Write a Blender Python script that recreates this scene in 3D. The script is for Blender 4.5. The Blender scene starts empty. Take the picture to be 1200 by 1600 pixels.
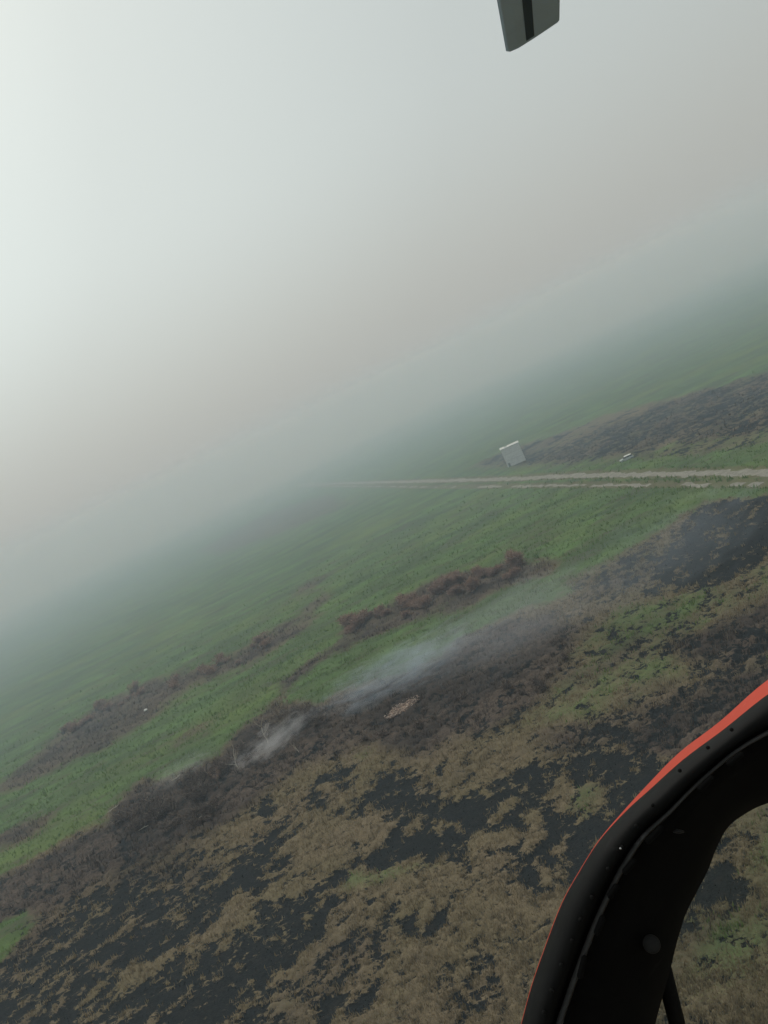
import bpy, bmesh, math, random
import numpy as np
from mathutils import Vector, Matrix

random.seed(11)
rng = np.random.default_rng(11)
scene = bpy.context.scene
col = scene.collection

# ------------------------------------------------------------------ camera
ALT = 55.0
CAM_ROT = [[0.903335, 0.428935, -0.0], [-0.06266, 0.131962, -0.989272], [-0.424334, 0.893645, 0.146083]]
HAZE_COLOR = (0.66, 0.84, 1.0, 1); HAZE_DENSITY = 0.00045; HAZE_ANISO = 0.0
BANKS = ((140, (0.64, 0.83, 1.0), 0.0007), (240, (0.64, 0.83, 1.0), 0.0009), (400, (0.66, 0.84, 1.0), 0.0011), (680, (0.94, 0.93, 0.92), 0.0013), (920, (1.0, 0.94, 0.88), 0.0045))
cam_data = bpy.data.cameras.new('camera')
cam_data.sensor_fit = 'VERTICAL'
cam_data.sensor_height = 24.0
cam_data.lens = 24.0 * 1200.0 / 1600.0
cam_data.clip_start = 0.02
cam_data.clip_end = 20000.0
cam = bpy.data.objects.new('camera', cam_data)
col.objects.link(cam)
m = Matrix(CAM_ROT).to_4x4()
m.translation = (0.0, 0.0, ALT)
cam.matrix_world = m
scene.camera = cam

scene.render.engine = 'CYCLES'
scene.cycles.max_bounces = 8
scene.cycles.volume_bounces = 2
scene.cycles.transparent_max_bounces = 16
scene.cycles.volume_step_rate = 1.0
scene.cycles.volume_max_steps = 256
scene.cycles.use_denoising = True
scene.view_settings.view_transform = 'Standard'
scene.view_settings.look = 'None'
scene.view_settings.exposure = 0.0
scene.view_settings.gamma = 1.0
scene.view_settings.use_curve_mapping = False

# ------------------------------------------------------------------ world: smoky daylight
SUN_EL, SUN_AZ = math.radians(52), math.radians(-24)      # azimuth from +Y towards +X
sun_dir = Vector((math.sin(SUN_AZ) * math.cos(SUN_EL), math.cos(SUN_AZ) * math.cos(SUN_EL), math.sin(SUN_EL)))
world = bpy.data.worlds.new('World')
scene.world = world
world.use_nodes = True
wn, wl = world.node_tree.nodes, world.node_tree.links
wn.clear()
w_out = wn.new('ShaderNodeOutputWorld')
w_bg = wn.new('ShaderNodeBackground')
w_bg.inputs['Strength'].default_value = 0.1
sky = wn.new('ShaderNodeTexSky')
sky.sky_type = 'NISHITA'
sky.sun_disc = False
sky.sun_elevation = SUN_EL
sky.sun_rotation = SUN_AZ
sky.dust_density = 8.0
sky.air_density = 2.0
sky.altitude = 0
# smoke veil over the blue: bright towards the sun, beige at the horizon
tc = wn.new('ShaderNodeTexCoord')
dot = wn.new('ShaderNodeVectorMath'); dot.operation = 'DOT_PRODUCT'
wl.new(tc.outputs['Generated'], dot.inputs[0])
GLOW = Vector((math.sin(math.radians(-40)) * math.cos(math.radians(30)), math.cos(math.radians(-40)) * math.cos(math.radians(30)), math.sin(math.radians(30))))
dot.inputs[1].default_value = GLOW
ramp = wn.new('ShaderNodeValToRGB')
mr = wn.new('ShaderNodeMapRange')
mr.inputs['From Min'].default_value = -1.0
mr.inputs['From Max'].default_value = 1.0
wl.new(dot.outputs['Value'], mr.inputs['Value'])
wl.new(mr.outputs['Result'], ramp.inputs['Fac'])
e = ramp.color_ramp.elements
e[0].position = 0.0;  e[0].color = (0.47, 0.51, 0.50, 1)
e[1].position = 1.0;  e[1].color = (0.84, 0.93, 0.91, 1)
for p, c in ((0.55, (0.48, 0.52, 0.51, 1)), (0.80, (0.56, 0.61, 0.60, 1)), (0.93, (0.68, 0.745, 0.73, 1))):
    x = e.new(p); x.color = c
sepz = wn.new('ShaderNodeSeparateXYZ')
wl.new(tc.outputs['Generated'], sepz.inputs[0])
hz = wn.new('ShaderNodeMapRange'); hz.interpolation_type = 'SMOOTHSTEP'
hz.inputs['From Min'].default_value = -0.06
hz.inputs['From Max'].default_value = 0.30
wl.new(sepz.outputs['Z'], hz.inputs['Value'])
hmix = wn.new('ShaderNodeMix'); hmix.data_type = 'RGBA'
hmix.inputs[6].default_value = (0.450, 0.455, 0.427, 1)
wl.new(hz.outputs['Result'], hmix.inputs[0])
wl.new(ramp.outputs['Color'], hmix.inputs[7])
ten = wn.new('ShaderNodeVectorMath'); ten.operation = 'SCALE'
ten.inputs['Scale'].default_value = 10.0
wl.new(hmix.outputs[2], ten.inputs[0])
veil = wn.new('ShaderNodeMix'); veil.data_type = 'RGBA'
veil.inputs[0].default_value = 0.93
wl.new(sky.outputs['Color'], veil.inputs[6])
wl.new(ten.outputs['Vector'], veil.inputs[7])
wl.new(veil.outputs[2], w_bg.inputs['Color'])
wl.new(w_bg.outputs['Background'], w_out.inputs['Surface'])

sd = bpy.data.lights.new('sun', 'SUN')
sd.energy = 0.9
sd.angle = math.radians(12)
sd.color = (1.0, 0.95, 0.87)
sun = bpy.data.objects.new('sun', sd)
sun.rotation_euler = sun_dir.to_track_quat('Z', 'Y').to_euler()
sun.location = sun_dir * 500
col.objects.link(sun)

# ------------------------------------------------------------------ traced plan of the place, metres on the ground
# (name, edge softness, (burnt, green, brush), outline)
PAINT = [
    ('green_country', 3.0, (-3, 0.9, 0.0), [(-213.0, 191.6), (-115.2, 142.9), (-92.3, 147.5), (-86.0, 149.5), (-77.4, 147.5), (-77.2, 153.6), (-74.9, 161.2), (-59.5, 153.6), (-52.9, 154.1), (-48.2, 163.9), (-41.6, 169.4), (-30.0, 157.2), (-25.5, 160.4), (-12.2, 153.9), (-3.5, 152.7), (3.1, 156.6), (9.7, 156.1), (15.1, 156.6), (26.2, 153.8), (34.7, 156.7), (46.4, 163.0), (55.3, 165.5), (67.9, 168.2), (74.6, 155.6), (85.6, 117.7), (1110.0, 1267.7), (857.9, 1446.7), (561.0, 1703.7), (116.8, 2056.3), (-420.6, 1920.4), (-891.6, 1801.2), (-1322.1, 1378.4)]),
    ('brush_band', 4.0, (-0.55, 0.0, 0.85), [(-141.2, 144.6), (-99.8, 145.4), (-91.6, 145.9), (-85.7, 148.9), (-77.2, 146.9), (-77.1, 154.3), (-74.7, 161.6), (-59.7, 154.6), (-53.2, 155.9), (-48.5, 165.9), (-42.6, 170.9), (-29.2, 155.6), (-26.2, 157.6), (-12.4, 151.5), (-2.8, 147.8), (3.1, 156.6), (11.8, 155.4), (21.3, 147.5), (22.5, 134.5), (18.3, 120.4), (10.8, 113.3), (3.9, 112.1), (-4.4, 114.6), (-13.2, 116.3), (-21.9, 127.8), (-32.1, 133.0), (-41.6, 126.1), (-52.3, 124.4), (-56.8, 123.0), (-71.3, 123.4), (-82.6, 121.7), (-112.0, 121.4)]),
    ('ash_mix_left', 5.0, (0.15, 0.05, 0.6), [(-132.6, 133.1), (-81.6, 119.5), (-70.9, 122.3), (-56.5, 121.8), (-48.5, 116.7), (-44.4, 105.4), (-48.4, 99.5), (-60.0, 99.0), (-79.6, 103.1), (-99.3, 102.3)]),
    ('burn_lower_left', 4.0, (0.6, 0.0, 0.25), [(-110.3, 103.5), (-94.6, 111.6), (-78.7, 110.3), (-75.2, 120.9), (-63.7, 118.2), (-44.8, 105.2), (-38.8, 93.3), (-41.3, 91.1), (-51.1, 90.8), (-62.2, 89.1), (-44.1, 78.3), (-43.8, 64.0), (-86.8, 83.3)]),
    ('burn_lower_left2', 3.0, (0.7, 0.0, 0.1), [(-60.5, 84.2), (-57.1, 92.6), (-51.1, 90.8), (-46.0, 92.3), (-39.6, 92.5), (-34.9, 90.7), (-30.1, 85.3), (-32.2, 78.2), (-36.8, 71.2), (-42.1, 68.5)]),
    ('mix_bottom', 6.0, (0.0, 0.12, 0.35), [(-34.3, 83.4), (-30.2, 86.5), (-23.3, 85.5), (-17.2, 79.2), (-19.1, 75.2), (-23.8, 71.5), (-24.1, 62.5), (-35.8, 63.5), (-35.8, 74.7)]),
    ('olive_right', 6.0, (-0.5, 0.38, 0.3), [(18.3, 120.4), (27.5, 137.4), (38.6, 132.6), (50.8, 127.0), (65.0, 120.9), (50.5, 88.1), (36.4, 96.8), (29.0, 97.2), (20.5, 99.9), (10.8, 100.3), (3.4, 110.2), (10.8, 113.3)]),
    ('brown_right', 3.0, (0.05, 0.1, 0.75), [(32.1, 111.4), (37.7, 111.6), (47.8, 112.1), (58.6, 108.9), (46.1, 91.7), (38.4, 96.9), (32.2, 99.6)]),
    ('brown_mix_band', 3.0, (0.12, 0.1, 0.65), [(36.4, 96.8), (48.1, 94.4), (45.9, 84.4), (25.5, 78.5), (18.4, 83.5), (9.5, 96.5), (6.3, 98.6), (7.0, 104.2), (14.3, 101.7), (19.6, 100.0), (25.9, 100.9)]),
    ('burn_right_solid', 2.5, (1.0, 0.0, 0.1), [(67.6, 169.2), (74.6, 155.6), (81.4, 134.8), (65.5, 113.8), (55.7, 124.9), (50.1, 125.8), (44.2, 126.3), (40.6, 131.5), (39.1, 136.7), (43.6, 148.0), (51.2, 155.1), (56.7, 161.7)]),
    ('burn_right_mix', 4.0, (0.12, 0.15, 0.4), [(29.5, 163.9), (36.9, 158.7), (47.1, 161.1), (52.9, 158.7), (39.2, 134.0), (33.4, 142.1), (27.7, 149.5)]),
    ('burn_band', 1.6, (1.25, 0.0, 0.0), [(-27.7, 110.5), (-21.7, 111.0), (-18.3, 115.0), (-14.8, 112.7), (-13.2, 106.9), (-10.5, 101.7), (-7.8, 97.7), (-4.6, 99.4), (-1.2, 98.5), (2.2, 98.7), (5.9, 97.1), (10.7, 95.9), (14.6, 91.5), (18.7, 84.1), (19.0, 78.3), (9.9, 63.4), (2.0, 68.6), (0.9, 71.4), (-0.1, 72.9), (-4.5, 76.2), (-4.6, 78.5), (-5.7, 82.5), (-7.9, 84.8), (-10.7, 85.3), (-14.5, 88.0), (-19.5, 90.7), (-24.3, 94.9), (-21.6, 95.2), (-18.4, 96.0), (-17.3, 99.1), (-20.3, 104.3), (-24.5, 107.2)]),
    ('burn_a', 1.0, (1.1, 0, 0), [(-25.3, 125.6), (-22.4, 120.5), (-23.4, 117.7), (-26.3, 118.5), (-26.7, 114.5), (-28.2, 112.4), (-31.7, 115.7), (-31.2, 120.5), (-30.3, 124.7), (-27.3, 126.0)]),
    ('burn_c', 1.4, (1.2, 0, 0), [(-34.7, 114.7), (-42.3, 112.2), (-44.7, 109.8), (-44.6, 106.5), (-44.4, 102.1), (-38.4, 98.0), (-36.9, 99.7), (-33.7, 100.6), (-31.9, 103.1), (-35.6, 106.9), (-34.1, 109.7)]),
    ('burn_d', 1.4, (1.2, 0, 0), [(-27.9, 93.9), (-25.9, 97.3), (-25.4, 91.6), (-26.0, 88.5), (-27.8, 86.3), (-29.6, 82.7), (-31.8, 82.0), (-33.6, 86.4), (-35.4, 91.0), (-38.1, 92.3), (-38.1, 95.1), (-35.1, 96.3), (-31.0, 94.6)]),
    ('burn_e', 1.0, (1.0, 0, 0), [(-41.3, 123.7), (-37.8, 124.6), (-36.0, 119.9), (-37.8, 117.8), (-40.4, 120.9)]),
    ('burn_f', 1.0, (0.9, 0, 0.2), [(-23.4, 99.3), (-21.4, 99.7), (-21.9, 97.9), (-24.3, 98.8)]),
    ('burn_g', 0.8, (0.9, 0, 0), [(-16.3, 75.5), (-15.2, 77.4), (-13.2, 78.8), (-12.8, 76.4), (-13.5, 74.3), (-15.4, 74.2)]),
    ('burn_h', 1.0, (0.9, 0, 0), [(-19.0, 80.4), (-17.0, 80.2), (-16.7, 77.8), (-18.2, 76.7), (-19.5, 77.7)]),
    ('burn_i', 1.0, (0.8, 0, 0.1), [(-12.9, 65.4), (-11.8, 66.0), (-10.7, 64.9), (-11.7, 62.8), (-12.9, 63.7)]),
    ('burn_j', 1.0, (0.8, 0, 0.1), [(-28.9, 73.6), (-24.9, 72.1), (-21.6, 71.6), (-22.0, 70.1), (-25.3, 69.8), (-29.6, 70.5)]),
    ('burn_k', 1.0, (0.9, 0, 0.1), [(12.0, 66.8), (14.2, 67.8), (17.2, 69.4), (18.0, 67.7), (16.7, 64.4), (14.4, 62.2), (11.0, 61.8), (7.5, 60.6), (8.9, 64.0)]),
    ('tan_t1', 0.9, (-1.2, 0.05, 0.05), [(-16.2, 97.6), (-14.4, 98.2), (-12.6, 95.0), (-13.0, 93.5), (-14.9, 95.4)]),
    ('tan_t2', 0.9, (-1.2, 0.05, 0.05), [(-11.7, 93.4), (-10.8, 94.6), (-10.3, 93.6), (-11.1, 92.0)]),
    ('tan_t3', 0.9, (-1.2, 0.05, 0.05), [(3.3, 89.1), (5.1, 91.5), (6.6, 93.1), (6.9, 90.0), (5.8, 88.3), (4.3, 86.2), (3.5, 87.5)]),
    ('tan_t5', 0.9, (-1.2, 0.05, 0.05), [(-7.6, 88.4), (-5.9, 88.5), (-4.1, 87.7), (-2.2, 85.2), (-2.8, 82.9), (-4.1, 83.8), (-5.9, 84.5), (-7.6, 86.3)]),
    ('tan_t6', 0.9, (-1.2, 0.05, 0.05), [(-1.5, 84.8), (-0.0, 84.5), (1.2, 83.0), (-0.7, 81.5), (-2.1, 80.5), (-2.6, 82.4)]),
    ('tan_t7', 0.9, (-1.2, 0.05, 0.05), [(-1.5, 77.8), (-0.3, 77.6), (0.4, 74.9), (-0.7, 74.2), (-1.8, 75.1)]),
    ('tan_t8', 0.9, (-1.2, 0.05, 0.05), [(-0.8, 88.3), (1.2, 87.0), (0.8, 85.0), (-0.5, 85.7)]),
    ('tan_t9', 0.9, (-1.2, 0.05, 0.05), [(-43.3, 99.5), (-42.2, 100.9), (-40.9, 101.8), (-38.6, 99.6), (-36.6, 96.4), (-38.0, 94.8), (-39.8, 95.2), (-42.2, 97.3)]),
    ('tan_t10', 0.9, (-1.2, 0.05, 0.05), [(-59.8, 95.3), (-54.5, 94.7), (-50.5, 95.6), (-46.6, 96.0), (-43.0, 96.4), (-39.8, 93.9), (-38.7, 92.4), (-42.4, 92.6), (-47.1, 93.4), (-51.5, 91.3), (-55.8, 91.3)]),
    ('tan_t11', 0.9, (-1.2, 0.05, 0.05), [(-29.2, 120.4), (-27.8, 121.4), (-26.6, 119.5), (-27.3, 117.5), (-28.7, 117.4)]),
    ('tan_t12', 0.9, (-1.2, 0.05, 0.05), [(-33.4, 102.9), (-28.8, 102.7), (-25.8, 104.5), (-22.7, 104.6), (-18.8, 102.0), (-17.6, 98.3), (-19.2, 96.1), (-23.0, 96.0), (-25.8, 97.3), (-28.6, 94.3), (-33.4, 94.9), (-37.2, 96.2), (-35.5, 97.7), (-32.6, 97.8)]),
    ('tan_t13', 0.9, (-1.2, 0.05, 0.05), [(1.0, 80.7), (2.2, 80.0), (2.0, 78.4), (0.7, 78.3)]),
    ('tan_t14', 0.9, (-1.2, 0.05, 0.05), [(15.5, 66.3), (16.4, 66.2), (16.0, 65.1), (15.2, 65.3)]),
    ('tan_lime', 1.2, (-1.3, 0.27, 0.05), [(6.2, 88.0), (8.0, 88.4), (9.6, 87.4), (9.3, 85.4), (7.2, 82.6), (5.2, 82.8), (4.0, 85.5)]),
    ('tan_lime2', 1.0, (-1.1, 0.24, 0.0), [(-5.1, 91.9), (-2.4, 92.8), (1.1, 93.1), (-0.1, 91.8), (-2.7, 91.4), (-4.9, 91.0)]),
    ('grass_patch', 1.5, (-1.0, 0.42, 0.2), [(-25.0, 90.2), (-24.5, 93.0), (-19.6, 90.6), (-15.2, 88.8), (-11.1, 87.4), (-10.3, 85.5), (-15.5, 86.9), (-20.7, 87.2)]),
    ('grass_corner', 1.5, (-1.5, 0.9, 0.0), [(-97.1, 124.5), (-90.3, 125.6), (-83.9, 124.6), (-81.4, 119.1), (-84.0, 115.0), (-84.1, 112.6), (-91.3, 113.7)]),
    ('grass_low_right', 4.0, (-0.7, 0.42, 0.25), [(9.3, 61.6), (12.8, 60.5), (16.7, 58.8), (14.4, 52.6), (9.2, 54.2), (7.5, 58.2)]),
    ('tan_top_right', 3.0, (-1.2, 0.28, 0.2), [(18.6, 71.9), (25.0, 71.7), (18.8, 59.2), (16.4, 61.7), (17.8, 66.8)]),
    ('lime_top', 3.0, (-1.0, 0.3, 0.05), [(-23.8, 127.6), (-18.4, 124.4), (-17.6, 119.2), (-22.1, 121.2)]),
    ('stripe_a', 4.0, (-2, 0.15, 0.62), [(-142.5, 209.7), (-130.2, 217.6), (-123.7, 237.5), (-115.0, 251.6), (-93.8, 251.8), (-69.3, 234.3), (-50.0, 240.2), (-38.8, 243.7), (-32.4, 264.7), (-28.5, 253.1), (-35.6, 222.2), (-51.2, 210.7), (-74.6, 217.4), (-83.2, 203.7), (-96.7, 197.8), (-117.4, 198.0)]),
    ('stripe_b', 5.0, (-2, 0.2, 0.62), [(-41.8, 171.6), (-41.1, 183.2), (-33.9, 191.7), (-25.3, 196.5), (-24.2, 214.5), (-11.5, 206.3), (-3.5, 208.2), (7.2, 213.5), (17.8, 196.9), (24.8, 195.2), (32.9, 174.4), (28.2, 169.8), (18.0, 174.7), (9.1, 171.9), (-6.4, 180.8), (-17.4, 184.6), (-27.1, 184.2), (-35.6, 178.8), (-40.0, 169.6)]),
    ('stripe_c', 2.5, (-2, 0.2, 0.6), [(-112.0, 170.8), (-103.8, 173.1), (-96.0, 168.4), (-94.3, 158.8), (-102.1, 157.2), (-118.3, 164.4), (-128.4, 177.0)]),
    ('stripe_d', 3.0, (-2, 0.3, 0.5), [(-48.4, 278.8), (-35.9, 297.9), (-28.8, 280.3), (-35.0, 269.5), (-45.1, 268.4)]),
    ('stripe_e', 2.0, (-2, 0.4, 0.5), [(-70.3, 177.5), (-65.2, 181.5), (-57.9, 181.5), (-57.5, 177.3), (-63.5, 173.2), (-68.2, 172.0)]),
    ('stripe_f', 6.0, (-2, 0.35, 0.45), [(-155.0, 620.8), (-90.4, 666.3), (-28.5, 574.3), (-11.3, 452.2), (-58.9, 473.7), (-114.2, 515.0)]),
    ('burn_far', 8.0, (0.05, 0.22, 0.5), [(46.2, 387.9), (72.0, 382.5), (91.8, 356.7), (109.0, 340.2), (123.2, 314.0), (136.0, 300.9), (148.7, 275.7), (168.6, 235.8), (117.1, 171.3), (97.7, 193.1), (87.2, 207.9), (81.7, 224.6), (76.8, 257.2), (67.5, 275.3), (58.0, 322.2)]),
    ('burn_far_tan', 7.0, (-0.6, 0.12, 0.3), [(82.8, 348.0), (111.6, 346.8), (125.2, 318.2), (123.1, 306.3), (101.6, 313.5), (85.7, 318.4), (75.5, 334.5)]),
    ('burn_far_tan2', 2.5, (-0.5, 0.4, 0.3), [(81.3, 239.8), (92.7, 244.9), (95.9, 220.7), (104.8, 204.5), (98.0, 190.5), (87.2, 207.9)]),
]
ROAD = [(-66.2, 799.5), (-17.5, 600.5), (8.2, 490.7), (35.2, 375.4), (52.1, 303.4), (58.9, 278.6), (64.4, 256.5), (72.6, 219.8), (78.7, 191.7), (83.4, 169.8), (86.9, 153.9)]
TRACK = [(-56.8, 748.4), (6.7, 469.0), (32.2, 356.7), (48.5, 289.2), (59.8, 243.1), (67.9, 208.8), (73.9, 182.8), (78.9, 162.5), (82.7, 146.0)]
# places on the ground, metres
HOUSE_CORNERS = [(56.98, 331.52, 0.0), (66.49, 333.43, 0.0)]
CAR_ENDS = [(76.31, 244.22, 0.0), (80.8, 243.39, 0.0)]
SCRAP = [(-86.75, 216.07, 0.0)]
TREES = [(-40.73, 147.37, 0.0), (-47.02, 143.52, 0.0), (-33.86, 137.84, 0.0), (-36.31, 149.28, 0.0), (-57.62, 142.61, 0.0), (-50.31, 138.24, 0.0)]
LOGS = [(-55.32, 141.37, 0.0), (-62.66, 153.38, 0.0), (-76.94, 152.87, 0.0), (-52.53, 129.54, 0.0), (-65.87, 136.53, 0.0), (-37.11, 154.92, 0.0)]
ASH = [(-12.59, 136.02, 0.0)]
SMOKE = [(-31.11, 153.16, 0.0), (-1.86, 144.66, -0.0), (-43.84, 143.54, 0.0), (-36.46, 151.63, -0.0), (-59.45, 153.57, 0.0), (-1.6, 146.24, -0.0), (27.13, 147.86, 0.0), (47.44, 142.82, 0.0)]
DRY_SHRUBS = [(-12.6, 200.9), (-16.8, 202.4), (22.1, 180.9), (-10.8, 198.7), (-15.6, 204.0), (22.5, 180.0), (15.4, 194.4), (7.9, 188.1), (18.0, 189.2), (10.5, 196.2), (-2.4, 192.6), (19.9, 189.2), (20.6, 181.7), (18.7, 189.0), (6.4, 198.8), (-5.3, 197.7), (-19.2, 200.1), (3.2, 196.1), (24.2, 186.3), (-11.2, 198.2), (-3.7, 194.3), (6.7, 195.3), (-20.9, 197.8), (6.0, 198.1), (-13.2, 202.8), (11.9, 184.3), (16.0, 192.7), (-6.1, 188.7), (-0.7, 188.9), (16.9, 194.2), (-2.8, 198.3), (24.2, 190.6), (-22.1, 198.3), (-5.4, 200.7), (24.9, 187.1), (-21.9, 206.5), (9.4, 200.8), (-0.9, 190.7)]
FAR_SHRUBS = [(-114.2, 234.4), (-94.6, 238.1), (-111.4, 247.0), (-99.3, 240.2), (-66.1, 233.2), (-111.6, 246.9), (-106.8, 240.1), (-115.7, 232.4), (-50.3, 228.0), (-79.5, 226.5), (-99.2, 247.8), (-57.5, 219.9), (-100.5, 236.4), (-81.0, 229.3), (-81.6, 233.3), (-53.8, 230.6), (-48.5, 224.8), (-118.5, 238.3), (-51.6, 235.0), (-111.1, 236.1), (-70.5, 227.9), (-121.5, 239.2), (-63.2, 228.9), (-66.6, 223.1)]
CHARRED_SHRUBS = [(-34.4, 153.1), (-54.0, 140.8), (-52.7, 149.9), (-68.3, 141.6), (-32.8, 154.7), (-55.2, 145.3), (-67.6, 138.6), (-65.9, 142.0), (-38.3, 156.7), (-49.2, 146.8), (-63.0, 138.4), (-50.3, 144.7), (-39.9, 153.7), (-60.3, 138.8), (-53.2, 147.9), (-34.8, 157.2), (-52.2, 147.3), (-31.1, 153.7), (-56.4, 142.9), (-40.6, 155.2), (-54.8, 137.8), (-35.2, 150.2), (-41.4, 150.5), (-32.0, 148.6), (-54.1, 139.1), (-45.2, 149.7), (-38.5, 153.6), (-66.4, 145.4), (-37.6, 152.6), (-56.6, 148.2), (-46.6, 149.9), (-33.0, 151.1), (-58.5, 148.3), (-66.4, 137.9), (-34.5, 148.7), (-61.2, 140.1), (-44.1, 142.9), (-32.6, 150.2), (-40.5, 147.6), (-35.9, 151.4), (-54.3, 144.5), (-42.1, 154.4), (-55.3, 140.5), (-32.8, 153.0), (-36.9, 155.3), (-72.1, 143.6), (-40.6, 151.1), (-30.4, 151.3), (-63.3, 136.5), (-31.2, 151.6), (-67.6, 144.5), (-29.4, 146.6), (-64.2, 143.3), (-32.8, 149.8), (-41.2, 146.8), (-56.7, 141.4), (-68.6, 145.0), (-65.9, 140.5), (-54.0, 138.3), (-38.5, 149.0)]
HOLLOW_SHRUBS = [(-51.5, 130.3), (-53.0, 127.4), (-60.5, 133.7), (-62.3, 138.1), (-53.6, 132.6), (-52.7, 127.7), (-64.2, 141.6), (-54.1, 130.8), (-68.9, 139.7), (-54.0, 131.1), (-59.5, 135.9), (-50.7, 127.8), (-50.4, 131.0), (-51.3, 129.2), (-67.3, 137.3), (-64.3, 138.3), (-58.1, 131.4), (-64.3, 138.5), (-63.4, 138.8), (-62.8, 137.5), (-50.6, 129.5), (-53.5, 128.0)]
ASH_SHRUBS = [(17.7, 131.3), (10.3, 120.3), (5.7, 123.6), (-16.5, 126.9), (7.5, 119.2), (14.2, 126.6), (13.9, 122.3), (-19.2, 135.0), (-0.3, 125.0), (15.2, 121.5), (-7.5, 125.2), (-20.6, 129.6), (13.3, 120.9), (10.7, 117.3), (-1.5, 127.8), (17.1, 123.9), (10.8, 121.3), (12.6, 123.9), (-8.3, 129.5), (-9.9, 124.6)]
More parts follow.
